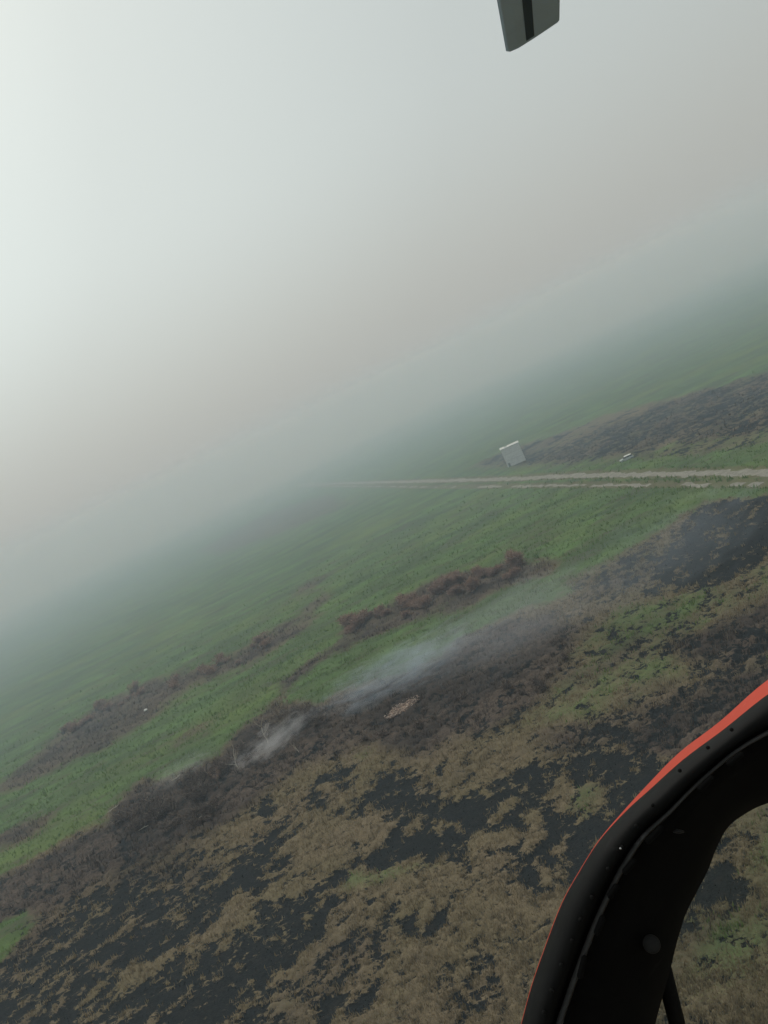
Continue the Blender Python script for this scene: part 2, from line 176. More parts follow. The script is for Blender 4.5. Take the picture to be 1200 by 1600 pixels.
RAILS = {
    'skin_back': [(0.7312, 1.6135, 0.247), (0.711, 1.6135, 0.2468), (0.6822, 1.6135, 0.2468), (0.649, 1.6134, 0.2465), (0.6158, 1.6133, 0.2455), (0.587, 1.613, 0.2434), (0.5629, 1.6124, 0.2398), (0.5407, 1.6117, 0.235), (0.5197, 1.6109, 0.2296), (0.4994, 1.6101, 0.2241), (0.4792, 1.6094, 0.2193), (0.4591, 1.6088, 0.2154), (0.4394, 1.6083, 0.2119), (0.4203, 1.6078, 0.2086), (0.4016, 1.6072, 0.2047), (0.3836, 1.6065, 0.2), (0.366, 1.6057, 0.194), (0.3488, 1.6046, 0.1871), (0.3322, 1.6036, 0.1798), (0.3164, 1.6025, 0.1725), (0.3017, 1.6014, 0.1655), (0.2885, 1.6005, 0.159), (0.2768, 1.5996, 0.1528), (0.2656, 1.5987, 0.1466), (0.2544, 1.5977, 0.1403), (0.2423, 1.5968, 0.1337), (0.2292, 1.5957, 0.1269), (0.2153, 1.5947, 0.1198), (0.2013, 1.5936, 0.1127), (0.1876, 1.5926, 0.1054), (0.1746, 1.5915, 0.0981), (0.1627, 1.5905, 0.091), (0.1514, 1.5894, 0.084), (0.1405, 1.5884, 0.0769), (0.1295, 1.5873, 0.0694), (0.118, 1.5861, 0.0613), (0.1061, 1.5848, 0.0526), (0.0939, 1.5835, 0.0436), (0.0815, 1.5821, 0.0342), (0.069, 1.5806, 0.0241), (0.0562, 1.579, 0.0132), (0.0429, 1.5772, 0.001), (0.029, 1.5752, -0.0123), (0.0151, 1.5732, -0.026), (0.0018, 1.5712, -0.0395), (-0.0105, 1.5693, -0.052), (-0.0214, 1.5677, -0.0632), (-0.0311, 1.5662, -0.0734), (-0.0403, 1.5647, -0.0834), (-0.0497, 1.5632, -0.0937), (-0.06, 1.5615, -0.1051), (-0.0707, 1.5597, -0.1171), (-0.0815, 1.5579, -0.1293), (-0.0928, 1.556, -0.1423), (-0.1052, 1.5539, -0.1566), (-0.119, 1.5515, -0.1729), (-0.1362, 1.5484, -0.1935), (-0.1565, 1.5448, -0.2179), (-0.1769, 1.5412, -0.2428), (-0.1948, 1.5379, -0.2645), (-0.2073, 1.5357, -0.2797)],
    'skin_low': [(0.6239, 1.3004, 0.5226), (0.6073, 1.3002, 0.5216), (0.5838, 1.3001, 0.5204), (0.5565, 1.2998, 0.5188), (0.5286, 1.2995, 0.5164), (0.503, 1.299, 0.5129), (0.4798, 1.2982, 0.508), (0.4568, 1.2973, 0.5017), (0.4342, 1.2963, 0.4948), (0.4124, 1.2953, 0.488), (0.3915, 1.2944, 0.4823), (0.3717, 1.2938, 0.4779), (0.3528, 1.2932, 0.4742), (0.3346, 1.2927, 0.4708), (0.3169, 1.2922, 0.4672), (0.2995, 1.2916, 0.4629), (0.2821, 1.2908, 0.4575), (0.2649, 1.2899, 0.4514), (0.2483, 1.2889, 0.4451), (0.2325, 1.288, 0.439), (0.2182, 1.2872, 0.4334), (0.2057, 1.2865, 0.4286), (0.1949, 1.2859, 0.4244), (0.1849, 1.2853, 0.4204), (0.1748, 1.2847, 0.4163), (0.1638, 1.284, 0.4116), (0.1517, 1.2832, 0.4065), (0.1389, 1.2824, 0.4011), (0.126, 1.2816, 0.3954), (0.1133, 1.2807, 0.3895), (0.1013, 1.2798, 0.3835), (0.0902, 1.279, 0.3775), (0.0797, 1.278, 0.3713), (0.0695, 1.2771, 0.365), (0.0591, 1.2761, 0.3582), (0.0482, 1.275, 0.351), (0.0367, 1.2739, 0.3434), (0.025, 1.2728, 0.3357), (0.0129, 1.2716, 0.3274), (0.0004, 1.2702, 0.3183), (-0.0125, 1.2687, 0.3079), (-0.0265, 1.2669, 0.2957), (-0.0415, 1.2648, 0.2817), (-0.0565, 1.2627, 0.2671), (-0.0709, 1.2606, 0.253), (-0.0837, 1.2587, 0.2404), (-0.0944, 1.2572, 0.2299), (-0.1038, 1.2558, 0.2206), (-0.1123, 1.2545, 0.2119), (-0.1206, 1.2532, 0.2033), (-0.1292, 1.2519, 0.1941), (-0.1376, 1.2505, 0.1847), (-0.1455, 1.2491, 0.1755), (-0.1536, 1.2477, 0.166), (-0.1626, 1.2462, 0.1554), (-0.173, 1.2443, 0.1431), (-0.1865, 1.242, 0.1274), (-0.2026, 1.2393, 0.1086), (-0.219, 1.2364, 0.0895), (-0.2333, 1.234, 0.0728), (-0.2433, 1.2322, 0.0612)],
    'skin_edge': [(0.5199, 1.0883, 0.6606), (0.506, 1.0882, 0.6598), (0.4864, 1.088, 0.6588), (0.4636, 1.0878, 0.6574), (0.4402, 1.0875, 0.6554), (0.4189, 1.0871, 0.6526), (0.3995, 1.0865, 0.6484), (0.3802, 1.0857, 0.6431), (0.3614, 1.0848, 0.6374), (0.3431, 1.084, 0.6318), (0.3256, 1.0833, 0.627), (0.3091, 1.0828, 0.6233), (0.2933, 1.0823, 0.6202), (0.2781, 1.0819, 0.6174), (0.2633, 1.0814, 0.6144), (0.2488, 1.0809, 0.6107), (0.2343, 1.0802, 0.6062), (0.2199, 1.0795, 0.6012), (0.206, 1.0787, 0.5959), (0.1928, 1.078, 0.5907), (0.1808, 1.0773, 0.5861), (0.1704, 1.0767, 0.5821), (0.1614, 1.0762, 0.5786), (0.153, 1.0757, 0.5752), (0.1446, 1.0752, 0.5718), (0.1354, 1.0746, 0.5679), (0.1253, 1.0739, 0.5636), (0.1146, 1.0733, 0.5591), (0.1038, 1.0726, 0.5543), (0.0932, 1.0719, 0.5494), (0.0831, 1.0711, 0.5444), (0.0738, 1.0704, 0.5394), (0.0651, 1.0696, 0.5342), (0.0566, 1.0688, 0.5289), (0.0479, 1.068, 0.5233), (0.0387, 1.0671, 0.5172), (0.0291, 1.0662, 0.5109), (0.0193, 1.0652, 0.5044), (0.0092, 1.0642, 0.4975), (-0.0012, 1.0631, 0.4899), (-0.012, 1.0618, 0.4812), (-0.0237, 1.0603, 0.471), (-0.0362, 1.0585, 0.4593), (-0.0488, 1.0567, 0.4471), (-0.0608, 1.055, 0.4353), (-0.0714, 1.0535, 0.4248), (-0.0804, 1.0522, 0.416), (-0.0883, 1.051, 0.4082), (-0.0954, 1.0499, 0.401), (-0.1023, 1.0489, 0.3938), (-0.1095, 1.0477, 0.3861), (-0.1165, 1.0466, 0.3782), (-0.1231, 1.0454, 0.3706), (-0.1299, 1.0443, 0.3626), (-0.1374, 1.043, 0.3537), (-0.1461, 1.0414, 0.3435), (-0.1574, 1.0395, 0.3304), (-0.1708, 1.0372, 0.3147), (-0.1845, 1.0348, 0.2987), (-0.1965, 1.0328, 0.2847), (-0.2049, 1.0313, 0.275)],
    'skin_in': [(0.4963, 1.0394, 0.6722), (0.4829, 1.0393, 0.6711), (0.4638, 1.0391, 0.6696), (0.4417, 1.0388, 0.6678), (0.4192, 1.0385, 0.6655), (0.3988, 1.0381, 0.6628), (0.3805, 1.0376, 0.6595), (0.3626, 1.037, 0.6555), (0.3451, 1.0363, 0.6512), (0.3282, 1.0357, 0.6471), (0.312, 1.0352, 0.6433), (0.2965, 1.0347, 0.6402), (0.2818, 1.0343, 0.6375), (0.2676, 1.0339, 0.6349), (0.2538, 1.0335, 0.6322), (0.24, 1.0331, 0.6291), (0.2263, 1.0325, 0.6255), (0.2125, 1.032, 0.6215), (0.1992, 1.0314, 0.6175), (0.1865, 1.0308, 0.6135), (0.1749, 1.0303, 0.61), (0.1647, 1.0298, 0.6071), (0.1558, 1.0295, 0.6046), (0.1475, 1.0291, 0.6022), (0.1392, 1.0287, 0.5996), (0.1302, 1.0283, 0.5966), (0.1204, 1.0278, 0.5931), (0.1101, 1.0272, 0.5892), (0.0996, 1.0266, 0.5851), (0.0894, 1.0259, 0.5807), (0.0798, 1.0253, 0.5762), (0.0708, 1.0246, 0.5715), (0.0625, 1.0239, 0.5666), (0.0543, 1.0231, 0.5616), (0.046, 1.0223, 0.5562), (0.0373, 1.0215, 0.5504), (0.0281, 1.0206, 0.5444), (0.0187, 1.0196, 0.5382), (0.009, 1.0187, 0.5315), (-0.0009, 1.0176, 0.5242), (-0.0113, 1.0164, 0.5159), (-0.0225, 1.0149, 0.5061), (-0.0344, 1.0133, 0.4949), (-0.0465, 1.0115, 0.4833), (-0.058, 1.0099, 0.472), (-0.0682, 1.0084, 0.4619), (-0.0768, 1.0071, 0.4535), (-0.0843, 1.0061, 0.4461), (-0.0911, 1.005, 0.4392), (-0.0977, 1.004, 0.4323), (-0.1046, 1.0029, 0.4249), (-0.1113, 1.0018, 0.4174), (-0.1177, 1.0007, 0.4101), (-0.1241, 0.9996, 0.4024), (-0.1313, 0.9984, 0.394), (-0.1396, 0.9969, 0.3842), (-0.1504, 0.9951, 0.3716), (-0.1633, 0.9928, 0.3566), (-0.1764, 0.9906, 0.3413), (-0.1879, 0.9886, 0.3279), (-0.1959, 0.9872, 0.3186)],
    'rim_a': [(0.4938, 1.0347, 0.6745), (0.4804, 1.0346, 0.6734), (0.4615, 1.0343, 0.6719), (0.4395, 1.0341, 0.6701), (0.4171, 1.0337, 0.6679), (0.3968, 1.0334, 0.6652), (0.3786, 1.0329, 0.6619), (0.3608, 1.0323, 0.658), (0.3435, 1.0317, 0.6538), (0.3267, 1.0311, 0.6496), (0.3105, 1.0305, 0.6459), (0.2952, 1.03, 0.6428), (0.2805, 1.0296, 0.6401), (0.2664, 1.0293, 0.6375), (0.2526, 1.0289, 0.6347), (0.2389, 1.0284, 0.6317), (0.2252, 1.0279, 0.6281), (0.2116, 1.0273, 0.6242), (0.1983, 1.0267, 0.6201), (0.1858, 1.0261, 0.6162), (0.1742, 1.0256, 0.6127), (0.1641, 1.0252, 0.6098), (0.1552, 1.0248, 0.6073), (0.1469, 1.0245, 0.6049), (0.1386, 1.0241, 0.6024), (0.1297, 1.0236, 0.5993), (0.1199, 1.0231, 0.5958), (0.1097, 1.0225, 0.592), (0.0994, 1.0219, 0.5879), (0.0892, 1.0213, 0.5835), (0.0796, 1.0206, 0.579), (0.0708, 1.0199, 0.5743), (0.0625, 1.0192, 0.5695), (0.0544, 1.0185, 0.5645), (0.0461, 1.0177, 0.5591), (0.0374, 1.0168, 0.5534), (0.0282, 1.0159, 0.5473), (0.0189, 1.015, 0.5412), (0.0093, 1.0141, 0.5345), (-0.0007, 1.013, 0.5272), (-0.011, 1.0118, 0.519), (-0.0221, 1.0103, 0.5092), (-0.034, 1.0087, 0.4981), (-0.0461, 1.007, 0.4864), (-0.0575, 1.0053, 0.4752), (-0.0676, 1.0038, 0.4652), (-0.0762, 1.0026, 0.4568), (-0.0836, 1.0015, 0.4495), (-0.0904, 1.0005, 0.4426), (-0.097, 0.9995, 0.4358), (-0.1038, 0.9984, 0.4284), (-0.1105, 0.9973, 0.421), (-0.1168, 0.9962, 0.4137), (-0.1232, 0.9951, 0.4062), (-0.1303, 0.9939, 0.3978), (-0.1386, 0.9924, 0.3881), (-0.1493, 0.9906, 0.3755), (-0.1621, 0.9884, 0.3606), (-0.1752, 0.9861, 0.3454), (-0.1866, 0.9842, 0.3321), (-0.1946, 0.9828, 0.3228)],
    'rim_b': [(0.4626, 0.9901, 0.6804), (0.4501, 0.99, 0.6799), (0.4324, 0.9899, 0.6792), (0.412, 0.9898, 0.6783), (0.3912, 0.9896, 0.6771), (0.3727, 0.9894, 0.6754), (0.3565, 0.989, 0.6731), (0.3409, 0.9886, 0.6704), (0.3259, 0.9882, 0.6673), (0.3112, 0.9877, 0.6641), (0.2966, 0.9872, 0.661), (0.2821, 0.9868, 0.658), (0.2678, 0.9863, 0.6549), (0.2538, 0.9859, 0.6518), (0.2402, 0.9854, 0.6486), (0.2272, 0.9849, 0.6453), (0.2149, 0.9844, 0.6419), (0.203, 0.9839, 0.6382), (0.1917, 0.9833, 0.6346), (0.1809, 0.9828, 0.631), (0.1706, 0.9823, 0.6278), (0.161, 0.9819, 0.625), (0.1521, 0.9816, 0.6225), (0.1436, 0.9812, 0.6202), (0.1353, 0.9808, 0.6176), (0.1267, 0.9804, 0.6147), (0.118, 0.9799, 0.6113), (0.1091, 0.9794, 0.6076), (0.1004, 0.9788, 0.6037), (0.0918, 0.9782, 0.5995), (0.0835, 0.9775, 0.5953), (0.0758, 0.9769, 0.591), (0.0685, 0.9763, 0.5866), (0.0613, 0.9756, 0.582), (0.0538, 0.9748, 0.5769), (0.0457, 0.974, 0.5713), (0.0369, 0.9731, 0.5651), (0.0276, 0.9721, 0.5585), (0.0179, 0.9711, 0.5514), (0.008, 0.9699, 0.5437), (-0.0021, 0.9687, 0.5353), (-0.0128, 0.9673, 0.5258), (-0.0242, 0.9657, 0.5153), (-0.0355, 0.9641, 0.5043), (-0.0463, 0.9626, 0.4938), (-0.0558, 0.9612, 0.4844), (-0.064, 0.96, 0.4765), (-0.071, 0.959, 0.4695), (-0.0774, 0.958, 0.463), (-0.0835, 0.9571, 0.4568), (-0.0896, 0.9561, 0.4503), (-0.0953, 0.9552, 0.4442), (-0.1003, 0.9544, 0.4387), (-0.1053, 0.9536, 0.433), (-0.111, 0.9526, 0.4264), (-0.1182, 0.9514, 0.418), (-0.1282, 0.9496, 0.4064), (-0.1404, 0.9475, 0.392), (-0.153, 0.9453, 0.3773), (-0.164, 0.9434, 0.3642), (-0.1717, 0.9421, 0.3552)],
    'rim_c': [(0.443, 0.9729, 0.6667), (0.4312, 0.9729, 0.6668), (0.4143, 0.973, 0.667), (0.3949, 0.973, 0.6671), (0.3753, 0.973, 0.6669), (0.3581, 0.9728, 0.6662), (0.3435, 0.9727, 0.665), (0.33, 0.9725, 0.6635), (0.317, 0.9722, 0.6616), (0.3041, 0.9718, 0.6594), (0.2908, 0.9715, 0.6569), (0.2768, 0.971, 0.6538), (0.2624, 0.9705, 0.6503), (0.248, 0.9699, 0.6465), (0.2343, 0.9694, 0.6427), (0.2217, 0.9688, 0.639), (0.2104, 0.9683, 0.6356), (0.2002, 0.9678, 0.6322), (0.1906, 0.9673, 0.6288), (0.1814, 0.9668, 0.6256), (0.1721, 0.9664, 0.6225), (0.1627, 0.966, 0.6197), (0.1536, 0.9656, 0.6173), (0.1446, 0.9653, 0.6148), (0.1359, 0.9649, 0.6123), (0.1276, 0.9644, 0.6093), (0.1196, 0.964, 0.6059), (0.1121, 0.9634, 0.6023), (0.1048, 0.9628, 0.5984), (0.0977, 0.9623, 0.5944), (0.0906, 0.9616, 0.5903), (0.0838, 0.961, 0.5862), (0.0775, 0.9604, 0.5822), (0.071, 0.9598, 0.5779), (0.0642, 0.9591, 0.573), (0.0565, 0.9583, 0.5674), (0.0477, 0.9573, 0.5608), (0.0381, 0.9562, 0.5535), (0.0281, 0.955, 0.5456), (0.0178, 0.9538, 0.5372), (0.0076, 0.9525, 0.5285), (-0.0029, 0.9511, 0.519), (-0.014, 0.9496, 0.5086), (-0.025, 0.948, 0.4981), (-0.0353, 0.9465, 0.488), (-0.0446, 0.9452, 0.4791), (-0.0524, 0.9441, 0.4714), (-0.0594, 0.9431, 0.4646), (-0.0656, 0.9422, 0.4584), (-0.0713, 0.9413, 0.4525), (-0.0768, 0.9405, 0.4468), (-0.0815, 0.9397, 0.442), (-0.0852, 0.9392, 0.4383), (-0.0888, 0.9386, 0.4345), (-0.0932, 0.9379, 0.4295), (-0.0995, 0.9368, 0.4224), (-0.1089, 0.9352, 0.4114), (-0.1209, 0.9331, 0.3973), (-0.1333, 0.931, 0.3825), (-0.1443, 0.929, 0.3694), (-0.1519, 0.9277, 0.3603)],
    'rim_d': [(0.4464, 0.9901, 0.6462), (0.4345, 0.9902, 0.6465), (0.4176, 0.9902, 0.647), (0.398, 0.9903, 0.6475), (0.3784, 0.9903, 0.6477), (0.3613, 0.9903, 0.6473), (0.347, 0.9902, 0.6466), (0.3339, 0.99, 0.6455), (0.3214, 0.9898, 0.644), (0.3089, 0.9895, 0.6421), (0.2957, 0.9891, 0.6397), (0.2816, 0.9887, 0.6366), (0.2667, 0.9881, 0.6328), (0.2519, 0.9875, 0.6286), (0.2378, 0.9869, 0.6245), (0.225, 0.9863, 0.6206), (0.2139, 0.9858, 0.6171), (0.204, 0.9853, 0.6137), (0.1949, 0.9848, 0.6103), (0.186, 0.9843, 0.6071), (0.1769, 0.9839, 0.604), (0.1674, 0.9835, 0.6012), (0.1578, 0.9831, 0.5987), (0.1485, 0.9827, 0.5962), (0.1395, 0.9823, 0.5935), (0.131, 0.9819, 0.5905), (0.1232, 0.9814, 0.587), (0.1159, 0.9808, 0.5833), (0.109, 0.9803, 0.5794), (0.1023, 0.9796, 0.5753), (0.0955, 0.979, 0.5711), (0.0889, 0.9784, 0.5671), (0.0827, 0.9778, 0.563), (0.0764, 0.9772, 0.5588), (0.0697, 0.9765, 0.5539), (0.0619, 0.9756, 0.5481), (0.0529, 0.9746, 0.5412), (0.0431, 0.9735, 0.5334), (0.0326, 0.9722, 0.525), (0.022, 0.9709, 0.5162), (0.0115, 0.9696, 0.5071), (0.0007, 0.9681, 0.4974), (-0.0105, 0.9666, 0.4869), (-0.0216, 0.965, 0.4763), (-0.0321, 0.9635, 0.4661), (-0.0414, 0.9622, 0.4571), (-0.0494, 0.961, 0.4493), (-0.0564, 0.96, 0.4424), (-0.0627, 0.9591, 0.4361), (-0.0684, 0.9582, 0.4303), (-0.0739, 0.9574, 0.4248), (-0.0783, 0.9568, 0.4204), (-0.0815, 0.9563, 0.4172), (-0.0847, 0.9558, 0.414), (-0.0888, 0.9552, 0.4096), (-0.0949, 0.9542, 0.4027), (-0.1043, 0.9525, 0.3916), (-0.1164, 0.9504, 0.3773), (-0.1291, 0.9482, 0.3621), (-0.1404, 0.9462, 0.3487), (-0.1482, 0.9448, 0.3394)],
    'rim_e': [(0.4431, 0.9893, 0.6405), (0.4313, 0.9893, 0.641), (0.4145, 0.9894, 0.6417), (0.3951, 0.9895, 0.6424), (0.3758, 0.9896, 0.6428), (0.3589, 0.9896, 0.6428), (0.345, 0.9895, 0.6423), (0.3323, 0.9894, 0.6415), (0.3203, 0.9892, 0.6403), (0.3082, 0.989, 0.6386), (0.2953, 0.9887, 0.6363), (0.2812, 0.9882, 0.6332), (0.2663, 0.9876, 0.6293), (0.2514, 0.987, 0.6249), (0.2371, 0.9863, 0.6206), (0.2244, 0.9858, 0.6167), (0.2135, 0.9852, 0.6131), (0.204, 0.9847, 0.6098), (0.1953, 0.9842, 0.6065), (0.1867, 0.9838, 0.6033), (0.1779, 0.9833, 0.6003), (0.1684, 0.9829, 0.5975), (0.1588, 0.9825, 0.5949), (0.1492, 0.9822, 0.5924), (0.1401, 0.9818, 0.5897), (0.1316, 0.9813, 0.5867), (0.124, 0.9808, 0.5832), (0.1171, 0.9803, 0.5795), (0.1105, 0.9797, 0.5756), (0.1041, 0.9791, 0.5715), (0.0976, 0.9785, 0.5674), (0.0912, 0.9779, 0.5633), (0.0852, 0.9773, 0.5594), (0.0791, 0.9767, 0.5552), (0.0725, 0.976, 0.5503), (0.0648, 0.9751, 0.5445), (0.0558, 0.9741, 0.5375), (0.0459, 0.9729, 0.5295), (0.0353, 0.9716, 0.5209), (0.0245, 0.9703, 0.5118), (0.014, 0.9689, 0.5026), (0.0032, 0.9675, 0.4929), (-0.008, 0.9659, 0.4824), (-0.019, 0.9644, 0.4718), (-0.0295, 0.9629, 0.4618), (-0.0387, 0.9616, 0.4528), (-0.0467, 0.9604, 0.4451), (-0.0537, 0.9594, 0.4382), (-0.0599, 0.9585, 0.4319), (-0.0656, 0.9576, 0.4262), (-0.0709, 0.9568, 0.4209), (-0.0751, 0.9562, 0.4167), (-0.078, 0.9558, 0.414), (-0.0809, 0.9554, 0.4113), (-0.0847, 0.9548, 0.4073), (-0.0905, 0.9539, 0.4006), (-0.0999, 0.9522, 0.3897), (-0.1119, 0.9501, 0.3754), (-0.1247, 0.9479, 0.3602), (-0.136, 0.9459, 0.3466), (-0.1437, 0.9445, 0.3373)],
    'rid_a': [(0.4394, 0.981, 0.646), (0.4277, 0.9811, 0.6465), (0.411, 0.9812, 0.6472), (0.3918, 0.9813, 0.6479), (0.3726, 0.9813, 0.6483), (0.3559, 0.9813, 0.6483), (0.3421, 0.9812, 0.6478), (0.3296, 0.9811, 0.647), (0.3176, 0.981, 0.6458), (0.3056, 0.9807, 0.6441), (0.2928, 0.9804, 0.6419), (0.2789, 0.9799, 0.6388), (0.2641, 0.9793, 0.6349), (0.2493, 0.9787, 0.6306), (0.2352, 0.9781, 0.6263), (0.2225, 0.9775, 0.6224), (0.2117, 0.977, 0.6189), (0.2023, 0.9765, 0.6155), (0.1936, 0.976, 0.6123), (0.1852, 0.9755, 0.6092), (0.1764, 0.9751, 0.6061), (0.167, 0.9747, 0.6034), (0.1574, 0.9743, 0.6008), (0.148, 0.9739, 0.5983), (0.1389, 0.9736, 0.5957), (0.1305, 0.9731, 0.5926), (0.123, 0.9726, 0.5892), (0.1161, 0.9721, 0.5856), (0.1096, 0.9715, 0.5817), (0.1033, 0.9709, 0.5776), (0.0968, 0.9703, 0.5735), (0.0905, 0.9697, 0.5695), (0.0845, 0.9691, 0.5656), (0.0785, 0.9685, 0.5614), (0.0719, 0.9678, 0.5566), (0.0643, 0.9669, 0.5508), (0.0553, 0.9659, 0.5438), (0.0455, 0.9647, 0.536), (0.035, 0.9635, 0.5274), (0.0243, 0.9621, 0.5184), (0.0138, 0.9608, 0.5093), (0.0032, 0.9594, 0.4997), (-0.0079, 0.9578, 0.4893), (-0.0189, 0.9563, 0.4788), (-0.0292, 0.9548, 0.4688), (-0.0384, 0.9535, 0.4599), (-0.0463, 0.9524, 0.4523), (-0.0532, 0.9514, 0.4454), (-0.0594, 0.9504, 0.4392), (-0.0651, 0.9496, 0.4335), (-0.0703, 0.9488, 0.4282), (-0.0745, 0.9482, 0.4241), (-0.0774, 0.9478, 0.4214), (-0.0802, 0.9474, 0.4187), (-0.0839, 0.9468, 0.4147), (-0.0898, 0.9459, 0.4082), (-0.099, 0.9443, 0.3973), (-0.111, 0.9422, 0.3831), (-0.1236, 0.9399, 0.368), (-0.1348, 0.938, 0.3546), (-0.1425, 0.9366, 0.3454)],
    'rid_b': [(0.4336, 0.9728, 0.6456), (0.422, 0.9729, 0.6461), (0.4054, 0.973, 0.6469), (0.3863, 0.9731, 0.6476), (0.3673, 0.9732, 0.6482), (0.3509, 0.9732, 0.6482), (0.3374, 0.9732, 0.6477), (0.3253, 0.973, 0.647), (0.3139, 0.9729, 0.6459), (0.3024, 0.9727, 0.6444), (0.2901, 0.9723, 0.6423), (0.2766, 0.9719, 0.6393), (0.2623, 0.9714, 0.6356), (0.248, 0.9708, 0.6315), (0.2344, 0.9702, 0.6274), (0.2222, 0.9696, 0.6236), (0.2117, 0.9691, 0.6202), (0.2026, 0.9686, 0.6168), (0.1942, 0.9681, 0.6136), (0.1859, 0.9676, 0.6104), (0.1774, 0.9672, 0.6074), (0.1683, 0.9668, 0.6045), (0.159, 0.9664, 0.6019), (0.1499, 0.966, 0.5992), (0.1411, 0.9656, 0.5965), (0.133, 0.9651, 0.5934), (0.1256, 0.9646, 0.5899), (0.1188, 0.9641, 0.5862), (0.1123, 0.9635, 0.5823), (0.1061, 0.9629, 0.5783), (0.0997, 0.9623, 0.5742), (0.0935, 0.9617, 0.5702), (0.0877, 0.9611, 0.5664), (0.0817, 0.9605, 0.5623), (0.0753, 0.9598, 0.5576), (0.0679, 0.959, 0.552), (0.0593, 0.958, 0.5452), (0.0498, 0.9569, 0.5375), (0.0397, 0.9557, 0.5292), (0.0295, 0.9544, 0.5206), (0.0194, 0.9531, 0.5118), (0.0093, 0.9517, 0.5025), (-0.0013, 0.9502, 0.4926), (-0.0117, 0.9488, 0.4826), (-0.0216, 0.9474, 0.473), (-0.0304, 0.9461, 0.4645), (-0.038, 0.945, 0.457), (-0.0447, 0.944, 0.4504), (-0.0507, 0.9431, 0.4443), (-0.0563, 0.9423, 0.4386), (-0.0615, 0.9415, 0.4333), (-0.0658, 0.9409, 0.429), (-0.069, 0.9404, 0.426), (-0.072, 0.94, 0.423), (-0.076, 0.9393, 0.4187), (-0.082, 0.9383, 0.412), (-0.0913, 0.9367, 0.4011), (-0.1032, 0.9346, 0.3869), (-0.1157, 0.9324, 0.3718), (-0.1268, 0.9304, 0.3585), (-0.1344, 0.9291, 0.3493)],
    'rid_c': [(0.4396, 0.9882, 0.6332), (0.4278, 0.9883, 0.6337), (0.411, 0.9884, 0.6345), (0.3916, 0.9885, 0.6353), (0.3723, 0.9886, 0.6358), (0.3556, 0.9886, 0.6358), (0.3421, 0.9885, 0.6354), (0.3299, 0.9884, 0.6347), (0.3184, 0.9883, 0.6337), (0.3069, 0.988, 0.6321), (0.2946, 0.9877, 0.63), (0.281, 0.9873, 0.627), (0.2666, 0.9867, 0.6234), (0.2522, 0.9861, 0.6193), (0.2385, 0.9855, 0.6151), (0.2262, 0.985, 0.6113), (0.2157, 0.9845, 0.6079), (0.2065, 0.9839, 0.6045), (0.198, 0.9835, 0.6012), (0.1897, 0.983, 0.5979), (0.1811, 0.9825, 0.5948), (0.1719, 0.9821, 0.5918), (0.1626, 0.9817, 0.5891), (0.1534, 0.9813, 0.5864), (0.1446, 0.9809, 0.5835), (0.1363, 0.9804, 0.5803), (0.1289, 0.9799, 0.5768), (0.122, 0.9793, 0.573), (0.1155, 0.9787, 0.5691), (0.1091, 0.9781, 0.565), (0.1026, 0.9775, 0.5608), (0.0964, 0.9769, 0.5568), (0.0905, 0.9763, 0.5529), (0.0845, 0.9757, 0.5487), (0.078, 0.975, 0.544), (0.0705, 0.9742, 0.5383), (0.0619, 0.9732, 0.5314), (0.0523, 0.972, 0.5237), (0.0422, 0.9708, 0.5154), (0.0319, 0.9695, 0.5067), (0.0218, 0.9682, 0.4978), (0.0117, 0.9668, 0.4885), (0.0011, 0.9654, 0.4786), (-0.0094, 0.9639, 0.4686), (-0.0192, 0.9625, 0.459), (-0.028, 0.9612, 0.4504), (-0.0357, 0.9601, 0.4429), (-0.0424, 0.9591, 0.4362), (-0.0485, 0.9582, 0.43), (-0.0541, 0.9573, 0.4243), (-0.0595, 0.9565, 0.4188), (-0.0639, 0.9559, 0.4144), (-0.0672, 0.9554, 0.4112), (-0.0704, 0.9549, 0.408), (-0.0746, 0.9543, 0.4036), (-0.0807, 0.9533, 0.3966), (-0.0902, 0.9516, 0.3855), (-0.1023, 0.9495, 0.371), (-0.115, 0.9472, 0.3557), (-0.1262, 0.9452, 0.3421), (-0.134, 0.9438, 0.3328)],
